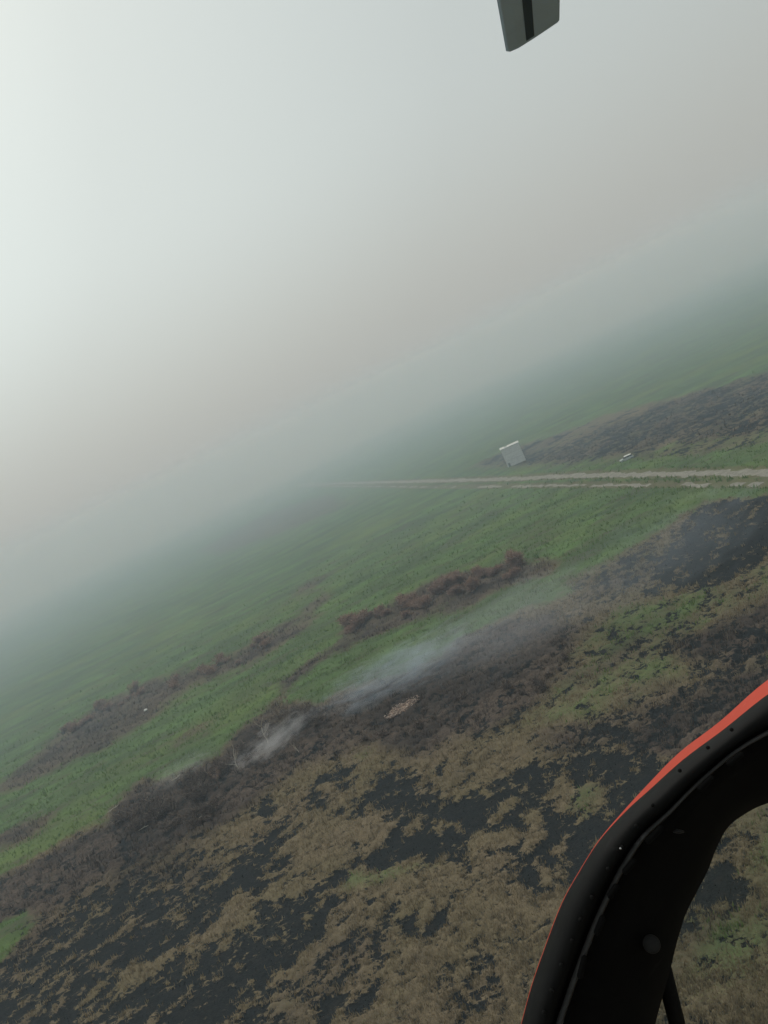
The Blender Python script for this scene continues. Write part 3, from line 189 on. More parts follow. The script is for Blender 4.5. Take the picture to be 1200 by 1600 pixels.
    'pan_a': [(0.4433, 0.9933, 0.6335), (0.4314, 0.9934, 0.634), (0.4145, 0.9935, 0.6347), (0.3951, 0.9936, 0.6355), (0.3757, 0.9937, 0.636), (0.3588, 0.9937, 0.636), (0.345, 0.9936, 0.6355), (0.3326, 0.9935, 0.6348), (0.3208, 0.9933, 0.6337), (0.3089, 0.9931, 0.6321), (0.2963, 0.9928, 0.6299), (0.2824, 0.9923, 0.6268), (0.2677, 0.9917, 0.623), (0.253, 0.9911, 0.6188), (0.239, 0.9905, 0.6145), (0.2264, 0.9899, 0.6106), (0.2157, 0.9894, 0.6071), (0.2063, 0.9889, 0.6037), (0.1976, 0.9884, 0.6004), (0.1892, 0.9879, 0.5972), (0.1804, 0.9875, 0.5941), (0.1711, 0.987, 0.5912), (0.1616, 0.9866, 0.5885), (0.1522, 0.9863, 0.5859), (0.1432, 0.9858, 0.5831), (0.1348, 0.9854, 0.58), (0.1272, 0.9849, 0.5765), (0.1203, 0.9843, 0.5727), (0.1137, 0.9837, 0.5687), (0.1073, 0.9831, 0.5646), (0.1007, 0.9825, 0.5604), (0.0944, 0.9819, 0.5564), (0.0884, 0.9813, 0.5524), (0.0824, 0.9807, 0.5482), (0.0758, 0.98, 0.5434), (0.0682, 0.9791, 0.5376), (0.0593, 0.9781, 0.5307), (0.0495, 0.9769, 0.5228), (0.0392, 0.9757, 0.5143), (0.0286, 0.9744, 0.5054), (0.0183, 0.973, 0.4964), (0.0078, 0.9716, 0.4868), (-0.0031, 0.9701, 0.4766), (-0.0139, 0.9686, 0.4662), (-0.0241, 0.9671, 0.4564), (-0.0332, 0.9658, 0.4476), (-0.041, 0.9647, 0.4399), (-0.0479, 0.9637, 0.4331), (-0.0541, 0.9628, 0.4269), (-0.0598, 0.9619, 0.4211), (-0.0651, 0.9611, 0.4157), (-0.0694, 0.9605, 0.4114), (-0.0726, 0.9601, 0.4084), (-0.0756, 0.9596, 0.4054), (-0.0796, 0.959, 0.4011), (-0.0857, 0.958, 0.3943), (-0.0951, 0.9563, 0.3832), (-0.1073, 0.9542, 0.3687), (-0.1201, 0.9519, 0.3534), (-0.1314, 0.9499, 0.3398), (-0.1392, 0.9485, 0.3304)],
    'pan_b': [(0.4366, 1.0071, 0.5902), (0.4246, 1.0072, 0.5909), (0.4072, 1.0074, 0.5919), (0.3875, 1.0075, 0.5931), (0.368, 1.0077, 0.594), (0.3517, 1.0077, 0.5944), (0.3392, 1.0077, 0.5943), (0.3285, 1.0077, 0.594), (0.3189, 1.0076, 0.5933), (0.3092, 1.0074, 0.5922), (0.2986, 1.0072, 0.5906), (0.2867, 1.0068, 0.5883), (0.2741, 1.0064, 0.5854), (0.2614, 1.0059, 0.5821), (0.2493, 1.0054, 0.5787), (0.2383, 1.0049, 0.5753), (0.2289, 1.0044, 0.5719), (0.2205, 1.0039, 0.5684), (0.2128, 1.0034, 0.5649), (0.2053, 1.0029, 0.5613), (0.1975, 1.0023, 0.5578), (0.1892, 1.0018, 0.5543), (0.181, 1.0013, 0.5508), (0.1727, 1.0008, 0.5473), (0.1647, 1.0002, 0.5436), (0.1571, 0.9997, 0.5399), (0.15, 0.9991, 0.5359), (0.1432, 0.9985, 0.5318), (0.1366, 0.9979, 0.5275), (0.1302, 0.9972, 0.5233), (0.1239, 0.9966, 0.519), (0.1178, 0.996, 0.5149), (0.1121, 0.9954, 0.511), (0.1064, 0.9948, 0.507), (0.1003, 0.9942, 0.5025), (0.0936, 0.9934, 0.4972), (0.086, 0.9925, 0.491), (0.0777, 0.9914, 0.484), (0.0691, 0.9903, 0.4765), (0.0604, 0.9892, 0.4688), (0.0519, 0.9881, 0.4611), (0.0436, 0.9869, 0.4533), (0.0351, 0.9857, 0.4451), (0.0267, 0.9845, 0.4369), (0.0187, 0.9833, 0.4289), (0.0113, 0.9822, 0.4215), (0.0047, 0.9812, 0.4147), (-0.0013, 0.9803, 0.4085), (-0.0069, 0.9794, 0.4025), (-0.0124, 0.9785, 0.3966), (-0.018, 0.9776, 0.3906), (-0.0232, 0.9768, 0.3851), (-0.0279, 0.9761, 0.3803), (-0.0327, 0.9754, 0.3752), (-0.0385, 0.9744, 0.3689), (-0.0457, 0.9732, 0.3605), (-0.0559, 0.9714, 0.3483), (-0.0684, 0.9691, 0.333), (-0.0814, 0.9668, 0.317), (-0.0928, 0.9647, 0.3029), (-0.1007, 0.9633, 0.2932)],
    'pan_c': [(0.4288, 1.0285, 0.5298), (0.4164, 1.0287, 0.5308), (0.3985, 1.0289, 0.5322), (0.3782, 1.0291, 0.5339), (0.3587, 1.0293, 0.5353), (0.3431, 1.0295, 0.5363), (0.3322, 1.0295, 0.5368), (0.324, 1.0296, 0.537), (0.3172, 1.0296, 0.5369), (0.3105, 1.0295, 0.5365), (0.3026, 1.0294, 0.5357), (0.2934, 1.0292, 0.5344), (0.2835, 1.029, 0.5327), (0.2734, 1.0286, 0.5307), (0.2638, 1.0283, 0.5283), (0.255, 1.0279, 0.5255), (0.2474, 1.0274, 0.5224), (0.2404, 1.0269, 0.5188), (0.2339, 1.0263, 0.515), (0.2275, 1.0257, 0.5109), (0.221, 1.0251, 0.5067), (0.2143, 1.0245, 0.5024), (0.2076, 1.0238, 0.4978), (0.201, 1.0231, 0.4931), (0.1943, 1.0224, 0.4883), (0.1878, 1.0217, 0.4837), (0.1812, 1.021, 0.4791), (0.1745, 1.0203, 0.4744), (0.168, 1.0197, 0.4698), (0.1616, 1.019, 0.4653), (0.1555, 1.0184, 0.4609), (0.1498, 1.0177, 0.4568), (0.1444, 1.0172, 0.453), (0.1391, 1.0166, 0.4492), (0.1338, 1.016, 0.4451), (0.1282, 1.0153, 0.4405), (0.1222, 1.0145, 0.4352), (0.116, 1.0137, 0.4294), (0.1096, 1.0128, 0.4233), (0.1034, 1.0119, 0.4172), (0.0975, 1.011, 0.4113), (0.092, 1.0102, 0.4058), (0.0867, 1.0094, 0.4003), (0.0816, 1.0086, 0.395), (0.0765, 1.0078, 0.3895), (0.0714, 1.007, 0.3839), (0.0664, 1.0062, 0.3783), (0.0616, 1.0053, 0.3728), (0.0568, 1.0045, 0.3671), (0.0515, 1.0036, 0.361), (0.0456, 1.0026, 0.3542), (0.0392, 1.0015, 0.3471), (0.0324, 1.0005, 0.3398), (0.0251, 0.9993, 0.3319), (0.017, 0.998, 0.3228), (0.0081, 0.9964, 0.3123), (-0.003, 0.9944, 0.2987), (-0.0161, 0.992, 0.2822), (-0.0293, 0.9895, 0.2653), (-0.0409, 0.9873, 0.2504), (-0.049, 0.9857, 0.2401)],
    'pan_d': [(0.4423, 1.0882, 0.4548), (0.4291, 1.0884, 0.456), (0.41, 1.0887, 0.4579), (0.3885, 1.089, 0.4599), (0.3681, 1.0892, 0.4618), (0.3522, 1.0894, 0.4632), (0.342, 1.0896, 0.464), (0.3351, 1.0897, 0.4647), (0.3299, 1.0897, 0.465), (0.3249, 1.0897, 0.465), (0.3186, 1.0897, 0.4647), (0.3107, 1.0896, 0.4641), (0.3023, 1.0894, 0.4632), (0.2937, 1.0892, 0.4619), (0.2853, 1.089, 0.4601), (0.2776, 1.0886, 0.4577), (0.2708, 1.0882, 0.4545), (0.2645, 1.0876, 0.4508), (0.2585, 1.087, 0.4465), (0.2527, 1.0863, 0.4419), (0.2467, 1.0856, 0.4371), (0.2407, 1.0848, 0.432), (0.2349, 1.084, 0.4265), (0.229, 1.0832, 0.4207), (0.223, 1.0823, 0.415), (0.2169, 1.0815, 0.4095), (0.2104, 1.0807, 0.4043), (0.2036, 1.08, 0.3991), (0.1967, 1.0792, 0.3941), (0.1901, 1.0785, 0.3892), (0.1839, 1.0778, 0.3845), (0.1781, 1.0772, 0.3802), (0.1727, 1.0766, 0.3763), (0.1675, 1.076, 0.3724), (0.1625, 1.0755, 0.3685), (0.1574, 1.0748, 0.3641), (0.1523, 1.0741, 0.3592), (0.1471, 1.0733, 0.3539), (0.1421, 1.0725, 0.3485), (0.1373, 1.0717, 0.3433), (0.1329, 1.071, 0.3384), (0.1291, 1.0704, 0.3341), (0.1257, 1.0698, 0.3304), (0.1226, 1.0693, 0.3267), (0.1193, 1.0687, 0.3227), (0.1154, 1.068, 0.3181), (0.1113, 1.0673, 0.3131), (0.1072, 1.0665, 0.3078), (0.1027, 1.0657, 0.3021), (0.0974, 1.0647, 0.2956), (0.091, 1.0636, 0.288), (0.0834, 1.0623, 0.2794), (0.0749, 1.0609, 0.2701), (0.0656, 1.0594, 0.2599), (0.0556, 1.0578, 0.2486), (0.0451, 1.0559, 0.2362), (0.0329, 1.0537, 0.2209), (0.0189, 1.051, 0.2029), (0.0048, 1.0483, 0.1846), (-0.0074, 1.0459, 0.1686), (-0.0159, 1.0443, 0.1575)],
    'pan_e': [(0.5277, 1.289, 0.3089), (0.5121, 1.2892, 0.3103), (0.4896, 1.2896, 0.3124), (0.4641, 1.2899, 0.3147), (0.4398, 1.2902, 0.3168), (0.4208, 1.2904, 0.3183), (0.4083, 1.2906, 0.3192), (0.3995, 1.2907, 0.3198), (0.3927, 1.2907, 0.3201), (0.3861, 1.2907, 0.32), (0.378, 1.2906, 0.3194), (0.368, 1.2904, 0.3184), (0.3573, 1.2902, 0.317), (0.3464, 1.29, 0.3152), (0.3359, 1.2896, 0.3128), (0.3263, 1.2892, 0.3098), (0.3177, 1.2886, 0.3061), (0.3099, 1.288, 0.3016), (0.3026, 1.2872, 0.2966), (0.2953, 1.2864, 0.2913), (0.288, 1.2856, 0.2857), (0.2805, 1.2848, 0.2798), (0.2732, 1.2838, 0.2735), (0.2658, 1.2828, 0.2669), (0.2584, 1.2819, 0.2604), (0.2509, 1.281, 0.2541), (0.243, 1.2801, 0.248), (0.2349, 1.2792, 0.242), (0.2267, 1.2783, 0.2361), (0.2188, 1.2774, 0.2303), (0.2114, 1.2766, 0.2248), (0.2044, 1.2759, 0.2197), (0.198, 1.2752, 0.215), (0.1917, 1.2745, 0.2103), (0.1855, 1.2738, 0.2055), (0.1792, 1.273, 0.2002), (0.1728, 1.2721, 0.1941), (0.1662, 1.2711, 0.1876), (0.1597, 1.2701, 0.1809), (0.1534, 1.2692, 0.1742), (0.1476, 1.2682, 0.168), (0.1423, 1.2674, 0.1624), (0.1376, 1.2667, 0.1573), (0.1331, 1.2659, 0.1523), (0.1285, 1.2651, 0.147), (0.1235, 1.2643, 0.1411), (0.1182, 1.2633, 0.1348), (0.113, 1.2624, 0.1284), (0.1074, 1.2614, 0.1215), (0.1011, 1.2602, 0.1138), (0.0936, 1.2589, 0.105), (0.0849, 1.2575, 0.0952), (0.0752, 1.2559, 0.0847), (0.0647, 1.2542, 0.0732), (0.0534, 1.2523, 0.0604), (0.0413, 1.2502, 0.0461), (0.027, 1.2476, 0.0283), (0.0104, 1.2445, 0.0071), (-0.0062, 1.2413, -0.0144), (-0.0207, 1.2385, -0.0332), (-0.0308, 1.2366, -0.0463)],
}
RIVETS = [(0.303, 0.9743, 0.6762), (0.2631, 0.9731, 0.668), (0.2146, 0.9714, 0.6561), (0.1608, 0.9674, 0.6294), (0.1277, 0.965, 0.6131), (0.0978, 0.9624, 0.5954), (0.0675, 0.9597, 0.5769), (0.0311, 0.9559, 0.5517), (0.0036, 0.9529, 0.5309), (-0.0192, 0.9498, 0.5098), (-0.047, 0.9463, 0.4863), (-0.074, 0.9425, 0.4605), (-0.0964, 0.9392, 0.4382)]
TABS = [((0.2754, 0.9637, 0.6387), (0.3019, 0.9644, 0.6435)), ((0.2248, 0.9616, 0.6242), (0.2513, 0.9629, 0.6328)), ((0.13, 0.9566, 0.5901), (0.1596, 0.9582, 0.6012)), ((0.0836, 0.953, 0.566), (0.1068, 0.9545, 0.5761)), ((0.0511, 0.9499, 0.5448), (0.0701, 0.9515, 0.556)), ((-0.0325, 0.9378, 0.4633), (-0.0119, 0.9415, 0.4881)), ((0.0135, 0.9443, 0.5069), (0.0343, 0.9471, 0.5259))]
CAP = ((0.0796, 0.9691, 0.4357), (0.0822, 1.0004, 0.4078))
LATCH = [(0.1805, 0.9833, 0.5656), (-0.0544, 0.9131, 0.4325), (-0.0671, 0.9164, 0.4554)]
BAR = ((0.106, 1.1955, 0.2229), (0.0607, 1.1625, -0.0004))
CHIN = [(0.3377, 1.3305, 0.3844), (0.6154, 1.3234, 0.3359), (0.3304, 1.2357, -0.258), (-0.0735, 1.2637, -0.0682)]
ROTOR_TIP = (2.149, 5.171, 2.885)

# ------------------------------------------------------------------ helpers
def tag(o, label=None, cat=None, group=None, kind=None):
    if label: o['label'] = label
    if cat: o['category'] = cat
    if group: o['group'] = group
    if kind: o['kind'] = kind
    return o

def link(name, me, parent=None, mats=()):
    o = bpy.data.objects.new(name, me)
    col.objects.link(o)
    if parent is not None: o.parent = parent
    for mt in mats: me.materials.append(mt)
    return o

def empty(name, loc, rz=0.0):
    o = bpy.data.objects.new(name, None)
    o.location = loc
    o.rotation_euler = (0, 0, rz)
    o.empty_display_size = 0.3
    col.objects.link(o)
    return o

def np_mesh(name, V, F, smooth=False):
    """V (n,3) array, F (m,k) array of one face size"""
    V = np.ascontiguousarray(V, dtype=np.float32); F = np.ascontiguousarray(F, dtype=np.int32)
    me = bpy.data.meshes.new(name)
    k = F.shape[1]
    me.vertices.add(len(V)); me.vertices.foreach_set('co', V.ravel())
    me.loops.add(F.size); me.loops.foreach_set('vertex_index', F.ravel())
    me.polygons.add(len(F)); me.polygons.foreach_set('loop_start', np.arange(len(F), dtype=np.int32) * k)
    try: me.polygons.foreach_set('loop_total', np.full(len(F), k, dtype=np.int32))
    except Exception: pass
    if smooth: me.polygons.foreach_set('use_smooth', np.ones(len(F), dtype=bool))
    me.update(calc_edges=True)
    return me

def bm_obj(name, bm, mat, parent=None, smooth=False):
    me = bpy.data.meshes.new(name)
    bmesh.ops.recalc_face_normals(bm, faces=bm.faces)
    if smooth:
        for f in bm.faces: f.smooth = True
    bm.to_mesh(me); bm.free()
    return link(name, me, parent, (mat,))

def add_box(bm, c, s, rz=0.0, bevel=0.0):
    r = bmesh.ops.create_cube(bm, size=1.0)
    M = Matrix.Translation(c) @ Matrix.Rotation(rz, 4, 'Z') @ Matrix.Diagonal((s[0], s[1], s[2], 1))
    bmesh.ops.transform(bm, matrix=M, verts=r['verts'])
    if bevel:
        es = list({e for v in r['verts'] for e in v.link_edges})
        bmesh.ops.bevel(bm, geom=es, offset=bevel, segments=2, affect='EDGES')

def add_tube(bm, pts, radii, n=6):
    pts = [Vector(p) for p in pts]
    rings = []
    for i, p in enumerate(pts):
        d = (pts[min(i + 1, len(pts) - 1)] - pts[max(i - 1, 0)]).normalized()
        a = d.orthogonal().normalized(); b = d.cross(a)
        rings.append([bm.verts.new(p + (a * math.cos(2 * math.pi * k / n) + b * math.sin(2 * math.pi * k / n)) * radii[i]) for k in range(n)])
    for r0, r1 in zip(rings, rings[1:]):
        for k in range(n): bm.faces.new((r0[k], r0[(k + 1) % n], r1[(k + 1) % n], r1[k]))
    bm.faces.new(rings[0][::-1]); bm.faces.new(rings[-1])

# fractal noise in numpy
_perm = rng.permutation(4096)
def _hash(ix, iy):
    return _perm[(_perm[ix & 4095] + iy) & 4095]
def perlin(x, y):
    x = np.asarray(x, float); y = np.asarray(y, float)
    ix = np.floor(x).astype(np.int64); iy = np.floor(y).astype(np.int64)
    fx = x - ix; fy = y - iy
    u = fx * fx * fx * (fx * (fx * 6 - 15) + 10); v = fy * fy * fy * (fy * (fy * 6 - 15) + 10)
    def gr(jx, jy, dx, dy):
        a = _hash(ix + jx, iy + jy) * (2 * math.pi / 4096)
        return np.cos(a) * dx + np.sin(a) * dy
    a = gr(0, 0, fx, fy); b = gr(1, 0, fx - 1, fy); c = gr(0, 1, fx, fy - 1); d = gr(1, 1, fx - 1, fy - 1)
    return ((a * (1 - u) + b * u) * (1 - v) + (c * (1 - u) + d * u) * v) * 1.5
def fbm(x, y, scale, octv=5, gain=0.55, lac=2.1, off=0.0):
    s = 0; amp = 1; tot = 0; f = 1.0 / scale
    for i in range(octv):
        s = s + amp * perlin(x * f + 17.3 * i + off, y * f - 9.1 * i + off * 1.7); tot += amp
        amp *= gain; f *= lac
    return s / tot * 1.6

def smooth01(t):
    t = np.clip(t, 0, 1); return t * t * (3 - 2 * t)

def signed_dist(px, py, poly):
    """positive inside"""
    P = np.array(poly); d2 = np.full(px.shape, 1e18); inside = np.zeros(px.shape, bool)
    for i in range(len(P)):
        a = P[i - 1]; b = P[i]; e = b - a
        wx = px - a[0]; wy = py - a[1]
        t = np.clip((wx * e[0] + wy * e[1]) / (e @ e + 1e-9), 0, 1)
        d2 = np.minimum(d2, (wx - e[0] * t) ** 2 + (wy - e[1] * t) ** 2)
        if abs(e[1]) > 1e-9:
            c = ((a[1] > py) != (b[1] > py)) & (px < e[0] * (py - a[1]) / e[1] + a[0])
            inside ^= c
    return np.where(inside, 1, -1) * np.sqrt(d2)

def line_dist(px, py, pts):
    P = np.array(pts); d2 = np.full(px.shape, 1e18)
    for i in range(1, len(P)):
        a = P[i - 1]; b = P[i]; e = b - a
        wx = px - a[0]; wy = py - a[1]
        t = np.clip((wx * e[0] + wy * e[1]) / (e @ e + 1e-9), 0, 1)
        d2 = np.minimum(d2, (wx - e[0] * t) ** 2 + (wy - e[1] * t) ** 2)
    return np.sqrt(d2)

CA, SA = math.cos(math.radians(24)), math.sin(math.radians(24))
def fields(x, y):
    """burnt / green / brush cover at each ground point"""
    x = np.asarray(x, float); y = np.asarray(y, float)
    rr = np.hypot(x, y)
    # ragged outlines: warp, stronger far away where the plan is coarser
    k = np.clip(rr / 120.0, 0.7, 3.0)
    wx = x + k * (1.5 * fbm(x, y, 7.0, 4) + 0.6 * fbm(x, y, 1.6, 3, off=5))
    wy = y + k * (1.5 * fbm(x, y, 7.0, 4, off=31) + 0.6 * fbm(x, y, 1.6, 3, off=47))
    burn = np.full(x.shape, -0.68); green = np.full(x.shape, 0.08); brush = np.full(x.shape, 0.12)
    for name, soft, (b, g_, k_), poly in PAINT:
        P = np.array(poly); mg = soft * 3 + 12
        m_ = (wx > P[:, 0].min() - mg) & (wx < P[:, 0].max() + mg) & (wy > P[:, 1].min() - mg) & (wy < P[:, 1].max() + mg)
        if not m_.any(): continue
        s = signed_dist(wx[m_], wy[m_], poly)
        w = smooth01(0.5 + s / (2 * soft * (1.25 if b > -1.9 else 2.4 if name.startswith('stripe') and name != 'stripe_b' else 1.0)))
        b = min(b, 0.84) if b > 0 else max(b, -0.95) if b > -1.9 else b
        burn[m_] = burn[m_] * (1 - w) + b * w
        green[m_] = green[m_] * (1 - w) + g_ * w
        brush[m_] = brush[m_] * (1 - w) + k_ * w
    # streaks combed by the wind
    u = x * CA + y * SA; v = -x * SA + y * CA
    ragged = 2.45 * fbm(u / 1.35, v, 2.5, 5, gain=0.80, off=3) + 0.55 * fbm(u / 1.5, v, 9.0, 3, off=9)
    ragged = ragged + 1.1 * fbm(u / 3.4, v, 6.5, 4, gain=0.7, off=55) * smooth01((rr - 140) / 120)
    burn = burn + ragged
    green = green + 0.30 * fbm(u / 2.4, v, 16.0, 6, gain=0.65, off=13) * np.where(green > 0.1, 1, 0.6) + 0.10 * fbm(u / 1.6, v, 4.0, 3, off=77)
    brush = brush + 0.28 * fbm(u / 1.8, v, 9.0, 5, gain=0.62, off=21)
    return burn, green, brush

# ------------------------------------------------------------------ node helpers
class Mat:
    def __init__(s, name, rough=0.9, spec=0.2):
        s.m = bpy.data.materials.new(name); s.m.use_nodes = True
        s.n = s.m.node_tree.nodes; s.l = s.m.node_tree.links
        s.b = s.n['Principled BSDF']
        s.b.inputs['Roughness'].default_value = rough
        s.b.inputs['Specular IOR Level'].default_value = spec
        s.tc = s.n.new('ShaderNodeTexCoord')
    def noise(s, scale, detail=6, rough=0.6, stretch=None, rot=0.0):
        t = s.n.new('ShaderNodeTexNoise'); t.inputs['Scale'].default_value = scale
        t.inputs['Detail'].default_value = detail; t.inputs['Roughness'].default_value = rough
        if stretch:
            mp = s.n.new('ShaderNodeMapping'); mp.inputs['Scale'].default_value = stretch; mp.inputs['Rotation'].default_value = (0, 0, rot)
            s.l.new(s.tc.outputs['Object'], mp.inputs['Vector']); s.l.new(mp.outputs['Vector'], t.inputs['Vector'])
        else: s.l.new(s.tc.outputs['Object'], t.inputs['Vector'])
        return t.outputs['Fac']
    def attr(s, name):
        a = s.n.new('ShaderNodeAttribute'); a.attribute_name = name; return a.outputs['Fac']
    def mapr(s, v, a, b, c=0.0, d=1.0):
        r = s.n.new('ShaderNodeMapRange'); r.inputs['From Min'].default_value = a; r.inputs['From Max'].default_value = b
        r.inputs['To Min'].default_value = c; r.inputs['To Max'].default_value = d
        s.l.new(v, r.inputs['Value']); return r.outputs['Result']
    def math(s, op, a, b):
        r = s.n.new('ShaderNodeMath'); r.operation = op
        for i, v in enumerate((a, b)):
            if isinstance(v, (int, float)): r.inputs[i].default_value = v
            else: s.l.new(v, r.inputs[i])
        return r.outputs[0]
    def mix(s, f, a, b, mode='MIX'):
        r = s.n.new('ShaderNodeMix'); r.data_type = 'RGBA'; r.blend_type = mode
        for i, v in ((0, f), (6, a), (7, b)):
            if isinstance(v, (int, float)): r.inputs[i].default_value = v
            elif isinstance(v, tuple): r.inputs[i].default_value = (*v, 1) if len(v) == 3 else v
            else: s.l.new(v, r.inputs[i])
        return r.outputs[2]
    def color(s, c):
        if isinstance(c, tuple): s.b.inputs['Base Color'].default_value = (*c, 1)
        else: s.l.new(c, s.b.inputs['Base Color'])
    def bump(s, h, strength=0.4, dist=0.1):
        b = s.n.new('ShaderNodeBump'); b.inputs['Strength'].default_value = strength; b.inputs['Distance'].default_value = dist
        s.l.new(h, b.inputs['Height']); s.l.new(b.outputs['Normal'], s.b.inputs['Normal'])

def island_mat(name, cols, rough=0.95, thin=False):
    """strand material: a colour per strand"""
    M = Mat(name, rough, 0.1)
    g_ = M.n.new('ShaderNodeNewGeometry')
    r = M.n.new('ShaderNodeValToRGB'); M.l.new(g_.outputs['Random Per Island'], r.inputs['Fac'])
    el = r.color_ramp.elements
    el[0].position = 0; el[0].color = (*cols[0], 1); el[1].position = 1; el[1].color = (*cols[-1], 1)
    for i, c in enumerate(cols[1:-1]):
        q = el.new((i + 1) / (len(cols) - 1)); q.color = (*c, 1)
    big = M.noise(0.12, 4)
    c = M.mix(M.mapr(big, 0.35, 0.65, 0, 0.35), r.outputs['Color'], tuple(c * 0.7 for c in cols[0]))
    M.color(c)
    if thin:      # thin blades let light through
        t = M.n.new('ShaderNodeBsdfTranslucent'); M.l.new(c, t.inputs['Color'])
        x = M.n.new('ShaderNodeMixShader'); x.inputs[0].default_value = 0.45
        M.l.new(M.b.outputs[0], x.inputs[1]); M.l.new(t.outputs[0], x.inputs[2]); M.l.new(x.outputs[0], M.n['Material Output'].inputs['Surface'])
    return M.m

def plain(name, c, rough=0.8, spec=0.2, var=0.25, scale=3.0, metal=0.0):
    M = Mat(name, rough, spec)
    n = M.noise(scale, 6)
    M.color(M.mix(M.mapr(n, 0.3, 0.7), tuple(v * (1 - var) for v in c), tuple(v * (1 + var) for v in c)))
    M.b.inputs['Metallic'].default_value = metal
    return M.m

# ------------------------------------------------------------------ ground sheet
def ground_material():
    M = Mat('peatland_ground', 0.95, 0.12)
    STR = (1.0, 2.1, 1.0); ROT = -math.radians(24)
    fine = M.noise(2.6, 6, 0.7, STR, ROT); mid = M.noise(0.55, 6, 0.65, STR, ROT); big = M.noise(0.07, 5, 0.6); grain = M.noise(9.0, 4, 0.7)
    burn = M.attr('burn'); green = M.attr('green'); brush = M.attr('brush')
    # dry grass
    tan = M.mix(M.mapr(mid, 0.35, 0.65), (0.160, 0.125, 0.078), (0.265, 0.208, 0.130))
    tan = M.mix(M.mapr(fine, 0.42, 0.62), M.mix(0.5, tan, (0.060, 0.046, 0.032)), tan)
    tan = M.mix(M.mapr(big, 0.40, 0.62, 0, 0.6), tan, (0.140, 0.118, 0.062))
    tan = M.mix(M.mapr(grain, 0.55, 0.75, 0, 0.5), tan, (0.22, 0.175, 0.115))
    # living grass
    streak = M.noise(0.035, 5, 0.6, (1.0, 3.2, 1.0), -math.radians(14))
    grn = M.mix(M.mapr(mid, 0.35, 0.65), (0.112, 0.190, 0.060), (0.144, 0.246, 0.074))
    grn = M.mix(M.mapr(streak, 0.38, 0.60, 0.0, 0.85), grn, (0.066, 0.096, 0.044))
    lime = M.noise(0.018, 4, 0.5, (1.0, 2.4, 1.0), -math.radians(10))
    grn = M.mix(M.mapr(lime, 0.48, 0.66, 0.0, 0.8), grn, (0.150, 0.205, 0.055))
    grn = M.mix(M.mapr(big, 0.42, 0.62, 0, 0.5), grn, (0.088, 0.112, 0.052))
    grn = M.mix(M.mapr(fine, 0.42, 0.62), M.mix(0.18, grn, (0.030, 0.046, 0.020)), grn)
    # scorched brush
    btw = M.noise(0.06, 6, 0.68, (1.0, 3.6, 1.0), -math.radians(16))
    grn = M.mix(M.mapr(btw, 0.52, 0.64, 0.0, 0.60), grn, (0.105, 0.088, 0.062))
    brs = M.mix(M.mapr(mid, 0.35, 0.65), (0.042, 0.032, 0.027), (0.120, 0.090, 0.070))
    brs = M.mix(M.mapr(fine, 0.48, 0.64, 0, 0.8), brs, (0.150, 0.118, 0.092))
    brs = M.mix(M.mapr(streak, 0.42, 0.56, 0.6, 0.0), brs, (0.026, 0.023, 0.022))
    # bare char
    blk = M.mix(M.mapr(fine, 0.38, 0.62), (0.0050, 0.0065, 0.0070), (0.022, 0.025, 0.025))
    blk = M.mix(M.mapr(mid, 0.50, 0.66, 0, 0.6), blk, (0.030, 0.027, 0.024))
    blk = M.mix(M.mapr(grain, 0.60, 0.72, 0, 0.6), blk, (0.085, 0.075, 0.055))
    frag = M.noise(1.15, 8, 0.78, (1.0, 2.0, 1.0), ROT)
    jit = M.math('MULTIPLY', M.math('SUBTRACT', fine, 0.5), 0.9)
    c = M.mix(M.mapr(M.math('ADD', green, jit), 0.18, 0.62), tan, grn)
    c = M.mix(M.mapr(M.math('ADD', brush, jit), 0.20, 0.72), c, brs)
    jb = M.math('MULTIPLY', M.math('SUBTRACT', grain, 0.5), 1.1)
    bb = M.math('ADD', M.math('ADD', burn, jb), M.math('MULTIPLY', M.math('SUBTRACT', frag, 0.5), 5.5))
    c = M.mix(M.mapr(bb, -0.10, 0.10), c, blk)
    M.color(c)
    M.bump(M.math('ADD', fine, M.math('MULTIPLY', grain, 0.5)), 0.55, 0.12)
    return M.m

